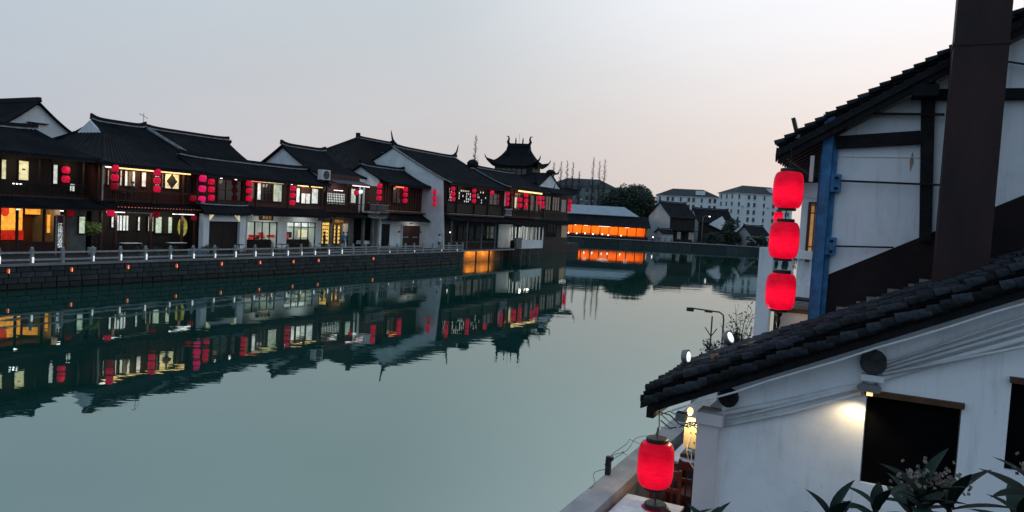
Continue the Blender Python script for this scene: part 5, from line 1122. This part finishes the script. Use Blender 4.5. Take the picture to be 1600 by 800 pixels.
# ------------------------------------------------------------------ terrace furniture
def table(label, s0, s1, t0, t1, z):
    r = thing('marble_table', label, 'table', ((s0+s1)/2, (t0+t1)/2, 1.45), group='tables on the terrace')
    MB().box(s0, s1, t0, t1, z - .035, z).build('table_top', M['marble'], r); MB().box(s0 + .05, s1 - .05, t0 + .05, t1 - .05, z - .11, z - .036).build('apron', M['redwood'], r)
    for s in (s0 + .06, s1 - .06):
        for t in (t0 + .06, t1 - .06): MB().box(s - .03, s + .03, t - .03, t + .03, 1.45, z - .111).build('leg', M['redwood'], r)
    return r
table('white marble topped table under the hanging lantern', -14.75, -13.45, -41.42, -40.68, 2.2)
table('white marble topped table with the brown box on it', -11.75, -10.75, -41.6, -40.72, 2.2)
def chair(label, s, t, face):                 # face +1: sitter looks along +s
    r = thing('wooden_chair', label, 'chair', (s, t, 1.45), group='red brown chairs on the terrace'); b0 = s - face*.2
    MB().box(s - .21, s + .21, t - .21, t + .21, 1.88, 1.92).build('seat', M['redwood'], r)
    for dt in (-.19, .19):
        MB().box(b0 - .02, b0 + .02, t + dt - .02, t + dt + .02, 1.45, 2.42).build('back_leg', M['redwood'], r); MB().box(s + face*.19 - .02, s + face*.19 + .02, t + dt - .02, t + dt + .02, 1.45, 1.88).build('front_leg', M['redwood'], r)
    MB().box(b0 - .016, b0 + .016, t - .17, t + .17, 2.28, 2.40).build('top_rail', M['redwood'], r); MB().box(b0 - .012, b0 + .012, t - .17, t + .17, 2.10, 2.16).build('cross_rail', M['redwood'], r)
    for k in range(3): MB().box(b0 - .008, b0 + .008, t - .09 + .09*k - .012, t - .09 + .09*k + .012, 1.92, 2.28).build('slat', M['redwood'], r)
    return r
chair('red brown chair nearest the pillar at the near side of the boxed table', -12.1, -41.25, 1)
chair('red brown chair at the far side of the boxed table', -10.35, -41.1, -1)
chair('red brown chair beyond the far chair under the warm lit panel', -9.4, -41.2, -1)
chair('red brown chair against the parapet at the bottom edge', -14.95, -40.86, 1)
chair('red brown chair between the marble topped tables beneath the lantern', -13.0, -41.0, -1)
bx_ = thing('brown_box', 'open brown box with a white card on the terrace table', 'box', (-11.3, -41.0, 2.2))
MB().box(-11.5, -11.05, -41.18, -40.86, 2.201, 2.25).build('tray', M['brownframe'], bx_); MB().box(-11.47, -11.08, -41.15, -40.89, 2.251, 2.262).build('lining', pmat('kraft_card', (.32,.24,.12), (.22,.16,.08), 9), bx_); MB().box(-11.38, -11.26, -40.99, -40.91, 2.263, 2.27).build('card', M['cloth'], bx_)
for k in range(4): MB().box(-11.48 + .03*k, -11.46 + .03*k, -41.14 + .06*k, -41.10 + .06*k, 2.263, 2.28).build('metal_clip', M['metalgrey'], bx_)
jb = thing('junction_box', 'warm lit cream junction box hanging under the annex eave', 'box', (-13.0, -41.45, 2.85))
MB().box(-13.05, -12.98, -41.50, -41.26, 2.83, 3.22).build('box', pmat('cream_box', (.62,.52,.30), (.55,.45,.26), 5), jb)
for dt, dz in ((-.03,.2),(.03,.2),(-.02,.08),(0,.3)): MB().tube([(-13.056, -41.38 + dt, 2.83 + dz), (-13.05, -41.38 + dt, 2.83 + dz)], .009, 6).build('knockout', M['black'], jb)
MB().tube([(-13.06,-41.35,3.0),(-13.1,-41.32,2.8),(-13.05,-41.35,2.65),(-12.9,-41.4,2.5),(-12.2,-41.2,2.35),(-11.4,-41.0,2.28)], .007, 5).build('cord', M['cloth'], jb)
lamp('eave_lamp_glow', 'POINT', jb, (-13.22, -41.36, 3.28), 15, (1,.80,.42), .03)
cl_ = thing('cable_cluster', 'tangle of cables and a lamp socket under the annex eave', 'cables', (-13.6, -41.3, 3.3))
MB().box(-13.72, -13.6, -41.42, -41.30, 3.33, 3.43).build('socket', M['metalgrey'], cl_)
MB().lathe([(.02,0),(.04,.04),(.035,.08),(.015,.1)], (-13.22, -41.36, 3.30), 10).build('bulb', M['e_warm'], cl_)
for k in range(5): MB().tube([(-13.7 + .02*k, -41.1 - .12*i_, 3.36 - .03*k + .07*math.sin(i_*1.4 + k)) for i_ in range(6)], .008, 5).build('cable', M['black'] if k % 2 else M['conduit'], cl_)

# ------------------------------------------------------------------ lanterns
def lantern_mesh(R, Hh, mat, cap, ribs, n, e=4.0):
    prof = []
    for i in range(ribs + 1):
        u = -1 + 2*i/ribs; z = u*Hh/2; r = cap + (R - cap)*(1 - abs(u)**e)**(1/2.2) if abs(u) < 1 else cap
        prof.append((r*(1 + (.012 if i % 2 else 0)), z))
    me = MB().lathe(prof, n=n).mesh('silk_body', smooth=True); me.materials.append(mat); return me
cap_n = MB().lathe([(.115,-.02),(.12,-.015),(.12,.02),(.11,.03)], n=24).mesh('cap'); cap_n.materials.append(M['black'])
wire_n = MB().tube([(0,0,0),(.0,.012,.06),(0,-.012,.12),(0,.0,.30)], .006, 5).mesh('wire'); wire_n.materials.append(M['black'])
loop_n = MB().tube([(.03*math.cos(a_/6*6.283), 0, .06 + .05*math.sin(a_/6*6.283)) for a_ in range(7)], .005, 5).mesh('hook'); loop_n.materials.append(M['black'])
near_body = lantern_mesh(.197, .50, M['lantern'], .118, 44, 40, 3.2)
near_low = lantern_mesh(.105, .24, M['lantern'], .06, 20, 24)
def near_lantern(label, s, t, z, sc_=1.0, wire=True, tassel=False, me=None):
    r = thing('red_lantern', label, 'lantern', (s, t, z), group='large red lanterns hung on the near bank'); r.scale = (sc_,)*3
    inst(me or near_body, 'silk_body', r, (0,0,0)); inst(cap_n, 'top_cap', r, (0,0,.262)); inst(cap_n, 'bottom_cap', r, (0,0,-.262))
    lamp('lantern_bulb', 'POINT', r, (s, t, z - .05), 3.6, (1,.62,.72), .05)
    inst(wire_n, 'wire', r, (0,0,.29)); inst(loop_n, 'hook', r, (0,0,.30))
    if tassel: MB().lathe([(.015,-.48),(.04,-.42),(.03,-.36),(.045,-.32),(.05,-.29)], n=8).mesh
    return r
l3 = [near_lantern('top one of three large red lanterns under the timber framed eave', -11.9, -42.17, 6.27),
      near_lantern('middle one of three large red lanterns under the timber framed eave', -11.9, -42.165, 5.585),
      near_lantern('bottom one of three large red lanterns under the timber framed eave', -11.9, -42.17, 4.885)]
tz = MB().lathe([(.05,-.30),(.045,-.33),(.02,-.36),(.03,-.42),(.012,-.50)], n=10).mesh('tassel'); tz.materials.append(M['black']); inst(tz, 'tassel', l3[2], (0,0,0))
near_lantern('large red lantern hanging from the annex eave over the terrace', -13.7, -41.09, 2.745, 1.13)
near_lantern('red lantern at the bottom edge hanging below the terrace lantern', -13.7, -41.12, 1.93, 1.13)
sm = thing('red_lantern', 'small red lantern glimpsed between the top and middle large lanterns', 'lantern', (-7.0, -41.41, 5.98), group='large red lanterns hung on the near bank'); sm.scale = (.46,)*3
lamp('lantern_bulb', 'POINT', sm, (-7.0,-41.41,5.95), 1.0, (1,.62,.72), .03); inst(near_body, 'silk_body', sm, (0,0,0)); inst(cap_n, 'top_cap', sm, (0,0,.275)); inst(cap_n, 'bottom_cap', sm, (0,0,-.28)); o_ = inst(wire_n, 'wire', sm, (0,0,.29)); o_.scale = (1,1,4.3)

cap_f = MB().lathe([(.15,-.03),(.16,.03)], n=10).mesh('cap'); cap_f.materials.append(M['black'])
tas_f = MB().lathe([(.015,-.14),(.035,-.1),(.02,0)], n=6).mesh('tassel'); tas_f.materials.append(M['lantern_dim'])
FB = {k: lantern_mesh(.25, .47, M[m], .14, 12, 14, 2.4) for k, m in (('n','lantern_far'),('p','lantern_pink'),('d','lantern_dim'))}
cord_f = MB().box(-.012,.012,-.012,.012,.26,.50).mesh('cord'); cord_f.materials.append(M['black'])
def far_lantern(label, s, t, z, k='n', sc_=1.0):
    r = thing('red_lantern', label, 'lantern', (s, t, z), group='red lanterns along the row of houses'); r.scale = (sc_,)*3
    inst(FB[k], 'silk_body', r, (0,0,0)); inst(cap_f, 'top_cap', r, (0,0,.26)); inst(cap_f, 'bottom_cap', r, (0,0,-.26)); inst(cord_f, 'cord', r, (0,0,0)); return r
STR = [  # string description, t, [(s, z)], kinds
 ('in the pair outside the restaurant upper floor', 6.9, [(8.28,7.13),(8.29,6.5)], 'nn', 1.0),
 ('in the string at the left end of the warm light strip', 5.0, [(10.55,7.47),(10.56,6.82),(10.56,6.22)], 'nnd', 1.0),
 ('in the string left of the black diamond window', 5.0, [(13.88,7.46),(13.88,6.83),(13.89,6.22)], 'nnn', 1.0),
 ('in the brightest pink string above the gate', 4.6, [(17.58,7.27),(17.56,6.47),(17.55,5.65)], 'ppp', 1.1),
 ('in the string just right of the brightest pink string', 5.0, [(18.73,7.08),(18.76,6.48),(18.79,5.82)], 'nnn', 1.0),
 ('in the string between the gate and the shop windows', 5.0, [(22.6,7.21),(22.63,6.59),(22.66,5.95)], 'nnn', 1.0),
 ('in the string beside the wooden picture window', 4.8, [(27.52,7.08),(27.52,6.45),(27.51,5.81)], 'nnn', 1.0),
 ('in the string at the left of the brown timber upper floor', 4.7, [(39.9,8.08),(39.9,7.45),(39.9,6.81)], 'nnn', 1.08),
 ('in the string in the middle of the brown timber upper floor', 4.6, [(44.4,7.98),(44.4,7.39),(44.4,6.75)], 'nnn', 1.02),
 ('in the string before the tall white gable end', 3.4, [(48.35,7.93),(48.38,7.28),(48.4,6.63)], 'nnn', 1.0),
 ('in the first string on the black lattice front', 1.9, [(49.87,8.47),(49.93,7.88),(49.98,7.3)], 'nnn', 1.0),
 ('in the second string on the black lattice front', 1.9, [(54.67,8.52),(54.7,7.9),(54.74,7.29)], 'nnn', 1.0),
 ('in the string by the pale door of the balcony house', 1.9, [(63.29,8.59),(63.31,7.92),(63.34,7.29)], 'nnn', 1.1),
 ('in the short string left on the lantern hung balcony', 1.7, [(66.6,8.0),(66.64,7.22)], 'nn', 1.25),
 ('in the three lantern string mid of the lantern hung balcony', 1.7, [(68.4,8.69),(68.46,7.91),(68.5,7.12)], 'nnn', 1.2),
 ('in the short string right on the lantern hung balcony', 1.7, [(72.38,8.53),(72.47,7.81)], 'nn', 1.15),
 ('in the last string on the lantern hung balcony', 1.7, [(73.77,8.55),(73.86,7.87),(73.94,7.32)], 'nnn', 1.05),
 ('in the string at the right edge of the corner house', 6.5, [(95.06,8.84),(95.06,8.12),(95.06,7.41)], 'nnn', 1.35)]
POSN = {2: ('upper', 'lower'), 3: ('top', 'middle', 'bottom')}
for desc, t, L, kk, sc_ in STR:
    for i, (s, z) in enumerate(L): far_lantern('%s red lantern %s' % (POSN[len(L)][i], desc), s, t, z, kk[i], sc_)
for lab, s, t, z, k, sc_ in (('single dim red lantern at the balcony right of the diamond window', 17.3, 5.3, 5.68, 'd', 1.0), ('single red lantern beside the globe lamp of the lattice house', 36.57, 5.0, 7.19, 'n', 1.0),
    ('lone red lantern right of the two strings on the black lattice front', 59.13, 1.9, 8.53, 'n', 1.05), ('lone red lantern under the ground eave beside the leafy plant', 10.18, 4.8, 4.37, 'n', 1.0),
    ('dim red lantern under the ground eave before the tea house screen', 14.05, 5.2, 4.34, 'd', .9), ('dim red lantern under the ground eave next to the gate pillar', 17.2, 5.0, 4.19, 'd', .9), ('dim red lantern beside the tall narrow sign', 7.88, 5.6, 4.22, 'd', .9)):
    far_lantern(lab, s, t, z, k, sc_)
for dt in (): pass

# ------------------------------------------------------------------ people
def person(label, org, rz, pose, shirt, trousers, hair=(.01,.01,.012)):
    r = thing('person', label, 'person', org, 'row', rz=rz); ORG[r.name] = (0,0,0)
    V = []; E = []; Rr = []
    def v(p, r_): V.append(p); Rr.append(r_); return len(V) - 1
    def ch(i, L):
        for p, r_ in L: k = v(p, r_); E.append((i, k)); i = k
        return i
    sit = pose == 'sit'; hz = .48 if sit else .92; dy = 0
    pel = v((0,0,hz), (.15,.115)); chest = ch(pel, [((0,.0,hz+.16),(.135,.10)), ((0,.01,hz+.33),(.165,.115)), ((0,.0,hz+.47),(.14,.095))])
    neck = ch(chest, [((0,-.01,hz+.56),(.055,.055)), ((0,-.03,hz+.64),(.075,.085)), ((0,-.03,hz+.74),(.085,.1)), ((0,-.025,hz+.80),(.06,.07))])
    for sx in (-1, 1):
        sw = {'walk': sx*.22, 'stand': 0, 'sit': -.05, 'arms': -.12}[pose]
        ch(chest, [((sx*.19,0,hz+.46),(.06,.06)), ((sx*.25,sw*.4,hz+.20),(.047,.05)), ((sx*.25,sw*1.0-.08,hz-.02 if not sit else hz+.12),(.036,.038)), ((sx*.24,sw*1.1-.13,hz-.12 if not sit else hz+.12),(.034,.022))])
        if sit: ch(pel, [((sx*.1,-.06,.47),(.09,.09)), ((sx*.11,-.42,.48),(.065,.065)), ((sx*.11,-.44,.1),(.045,.045)), ((sx*.11,-.54,.05),(.045,.03))])
        else:
            st_ = {'walk': sx*.20, 'stand': 0, 'arms': 0}[pose]
            ch(pel, [((sx*.09,0,hz-.08),(.095,.095)), ((sx*.1,-st_*.6,.50),(.068,.068)), ((sx*.1,-st_*.9 + (.06 if st_ < 0 else 0),.10),(.045,.045)), ((sx*.1,-st_*.9 - .11,.05),(.045,.03))])
    me = bpy.data.meshes.new('body'); me.from_pydata(V, E, []); me.update()
    o = bpy.data.objects.new('body', me); COL.objects.link(o); o.parent = r
    md = o.modifiers.new('skin', 'SKIN'); md.use_smooth_shade = True
    if not me.skin_vertices: bpy.context.view_layer.objects.active = o
    lay = me.skin_vertices[0].data if me.skin_vertices else None
    if lay is None: raise RuntimeError('skin layer')
    for i, rr in enumerate(Rr): lay[i].radius = rr; lay[i].use_root = (i == 0)
    o.modifiers.new('sub', 'SUBSURF').levels = 1
    m = bpy.data.materials.new('clothed_person'); m.use_nodes = True; n = m.node_tree; b_ = n.nodes['Principled BSDF']; b_.inputs['Roughness'].default_value = .85
    t_ = n.nodes.new('ShaderNodeTexCoord'); sp = n.nodes.new('ShaderNodeSeparateXYZ'); n.links.new(t_.outputs['Object'], sp.inputs[0])
    mr = n.nodes.new('ShaderNodeMapRange'); mr.inputs[2].default_value = 2.0; n.links.new(sp.outputs[2], mr.inputs[0])
    rp = n.nodes.new('ShaderNodeValToRGB'); rp.color_ramp.interpolation = 'CONSTANT'; el = rp.color_ramp.elements
    el[0].position = 0; el[0].color = (.02,.02,.02,1); el[1].position = .04; el[1].color = trousers + (1,)
    x = el.new((hz+.02)/2); x.color = shirt + (1,); x = el.new((hz+.55)/2); x.color = (.35,.2,.14,1)
    n.links.new(mr.outputs[0], rp.inputs[0]); n.links.new(rp.outputs[0], b_.inputs['Base Color']); me.materials.append(m)
    MB().lathe([(.10,-.02),(.115,.05),(.095,.12),(.03,.155)], (0,.0,hz+.72), 10).build('hair', pmat('dark_hair', hair), r, smooth=True)
    return r
person('person in a white jacket walking along the quay', (46.6, 1.3, GZ), rad(95), 'walk', (.55,.60,.70), (.10,.11,.13))
person('person in black with a cap standing left of the yellow shop signs', (31.0, 4.0, GZ), rad(20), 'stand', (.02,.022,.03), (.02,.02,.025))
person('person in a blue jacket standing before the yellow shop signs', (33.7, 4.0, GZ), rad(-30), 'stand', (.05,.16,.26), (.03,.035,.05))
person('person in dark clothes right of the one in the blue jacket', (34.4, 4.1, GZ), rad(40), 'stand', (.025,.03,.05), (.02,.02,.03))
person('person in dark clothes seated at the left of the upper terrace', (39.0, 5.4, 5.2), rad(70), 'sit', (.02,.02,.025), (.02,.02,.025))
person('person in dark clothes seated at the right of the upper terrace', (40.4, 5.3, 5.2), rad(-70), 'sit', (.02,.02,.03), (.02,.02,.025))
for lab, s in (('dark seated guest at the tea house window left of the curtain', 11.3), ('dark seated guest at the tea house window before the curtain', 12.4)):
    person(lab, (s, 5.68, 5.32), rad(60 if s < 12 else -60), 'sit', (.015,.015,.018), (.015,.015,.018))
for i, (s, t, z) in enumerate(((38.9,5.55,5.2),(40.45,5.45,5.2))):
    cs = thing('terrace_stool', 'stool under the %s seated guest on the upper terrace' % ('left', 'right')[i], 'stool', (s, t, z), group='stools on the upper terrace')
    MB().box(s-.17, s+.17, t-.17, t+.17, z+.38, z+.42).build('seat', M['timber'], cs)
    for dx in (-.14,.14):
        for dy in (-.14,.14): MB().box(s+dx-.02, s+dx+.02, t+dy-.02, t+dy+.02, z, z+.38).build('leg', M['timber'], cs)

for i, (s, t, hh) in enumerate(((34,-50,9),(58,-47,11),(86,-52,10),(112,-48,12))):
    w_ = W(s, t, 1.45); evergreen('evergreen_tree', 'dark tree on the near bank beyond the pale balustrade house, %s one out' % ORD[i], w_.x, w_.y, 1.45, hh*.6, hh*.42, hh*.42, hh*.45, 3000, .3, 60 + i, group='trees on the near bank')

# ------------------------------------------------------------------ plants
lp = random.Random(21)
lt = thing('leafy_plant', 'tall potted plant with lit yellow green leaves by the grey wall', 'plant', (8.75, 4.6, GZ))
MB().lathe([(.2,0),(.28,.45),(.26,.5)], (8.75,4.6,GZ), 12).build('pot', M['rail'], lt)
MB().tube([(8.75,4.6,1.9),(8.78,4.6,2.6),(8.8,4.55,3.3)], [.05,.04,.02], 6).build('stem', M['bark'], lt)
leaf_cloud(MB(), 8.8, 4.55, 3.35, .55, .5, .65, 420, .11, lp, 12).build('leaves', pmat('yellow_green_leaf', (.22,.26,.05), (.08,.11,.03), 3), lt, kind='stuff')
lamp('plant_light', 'SPOT', lt, (8.6, 3.9, 2.1), 6, (1,1,.75), .05, (rad(155), 0, 0), 60)
for i, s in enumerate((10.2, 11.6, 12.7, 15.6, 16.4)):
    lb = thing('potted_shrub', 'low dark potted shrub behind the railing, %s of five from the left' % ORD[i], 'shrub', (s, 1.6, GZ), group='potted shrubs behind the railing')
    MB().lathe([(.16,0),(.22,.3)], (s,1.6,GZ), 8).build('pot', M['plaster_grey'], lb); leaf_cloud(MB(), s, 1.6, 2.0, .5, .35, .35, 220, .08, lp, 8).build('leaves', M['leaf_dark'], lb, kind='stuff')
# foreground shrub with long glossy leaves and pale flower clusters
def long_leaf(L, Wd, bend, mat):
    vs = []; fs = []; n = 7
    for i in range(n + 1):
        u = i/n; w = Wd*math.sin(math.pi*min(1, .06 + u*.94))**.8*(1 - .25*u); y = L*u; z = bend*u*u
        vs += [(-w, y, z + w*.28), (0, y, z), (w, y, z + w*.28)]
    for i in range(n):
        a_ = i*3; fs += [(a_, a_+1, a_+4, a_+3), (a_+1, a_+2, a_+5, a_+4)]
    me = bpy.data.meshes.new('leaf'); me.from_pydata(vs, [], fs); me.update(); me.polygons.foreach_set('use_smooth', [True]*len(fs)); me.materials.append(mat); return me
LV = [long_leaf(.27,.050,-.07,M['leaf_near']), long_leaf(.22,.052,-.10,M['leaf_near']), long_leaf(.30,.046,-.05,M['leaf_near'])]
M['petal'] = pmat('dull_white_petal', (.30,.27,.23), (.10,.07,.05), 20, .8, .2)
def loquat(label, base, tips, seed, flowers):
    q = random.Random(seed); r = local_thing('flowering_shrub', label, 'shrub', base, group='glossy leaved shrubs below the viewpoint'); B = Vector(base)
    tr = MB()
    for c in tips:
        c = Vector(c) - B; tr.tube([(0,0,-.05), (c.x*.3, c.y*.3, c.z*.5), (c.x*.85, c.y*.85, c.z*.85), c], [.045,.03,.018,.009], 6)
    tr.build('stems', M['bark'], r)
    for ti, c in enumerate(tips):
        c = Vector(c) - B; n = 9
        for k in range(n):
            an_ = 2.4*k + q.uniform(-.3,.3); el_ = rad(66 - 66*k/n + q.uniform(-12,12))
            d_ = Vector((math.cos(an_)*math.cos(el_), math.sin(an_)*math.cos(el_), math.sin(el_)))
            rot = d_.to_track_quat('Y', 'Z').to_euler(); sz = q.uniform(.75,1.1)
            inst(LV[k % 3], 'leaf', r, c + Vector((0,0,-.012*k)), rot, (sz,)*3)
        if ti in flowers:
            fm_ = MB(); q2 = random.Random(seed + ti)
            for _ in range(46):
                p = c + Vector((q2.gauss(0,.045), q2.gauss(0,.045), .10 + q2.gauss(0,.035)))
                for w in range(4):
                    a_ = Vector((q2.gauss(0,1), q2.gauss(0,1), q2.gauss(0,1))).normalized()*.011; o_ = a_.orthogonal()*.8; fm_.add([p - a_, p + o_, p + a_, p - o_], [(0,1,2,3)])
            fm_.build('flower_cluster', M['petal'], r)
    return r
loquat('glossy dark leaved shrub with pale flower clusters before the black window', (2.3, 4.3, 1.45), [(2.08,4.0,4.22),(2.26,3.9,4.34),(2.46,3.95,4.30),(1.86,4.05,4.12),(2.36,4.15,4.2)], 31, (1, 2, 4))
loquat('glossy dark leaved shrub at the bottom right corner of the picture', (2.9, 3.8, 1.45), [(2.66,3.6,4.50),(2.80,3.5,4.42),(2.70,3.75,4.30)], 32, (0,))
loquat('glossy dark leaved shrub tip at the foot of the pale pillar', (1.55, 5.4, 1.45), [(1.60,5.5,3.40),(1.42,5.6,3.36)], 33, ())
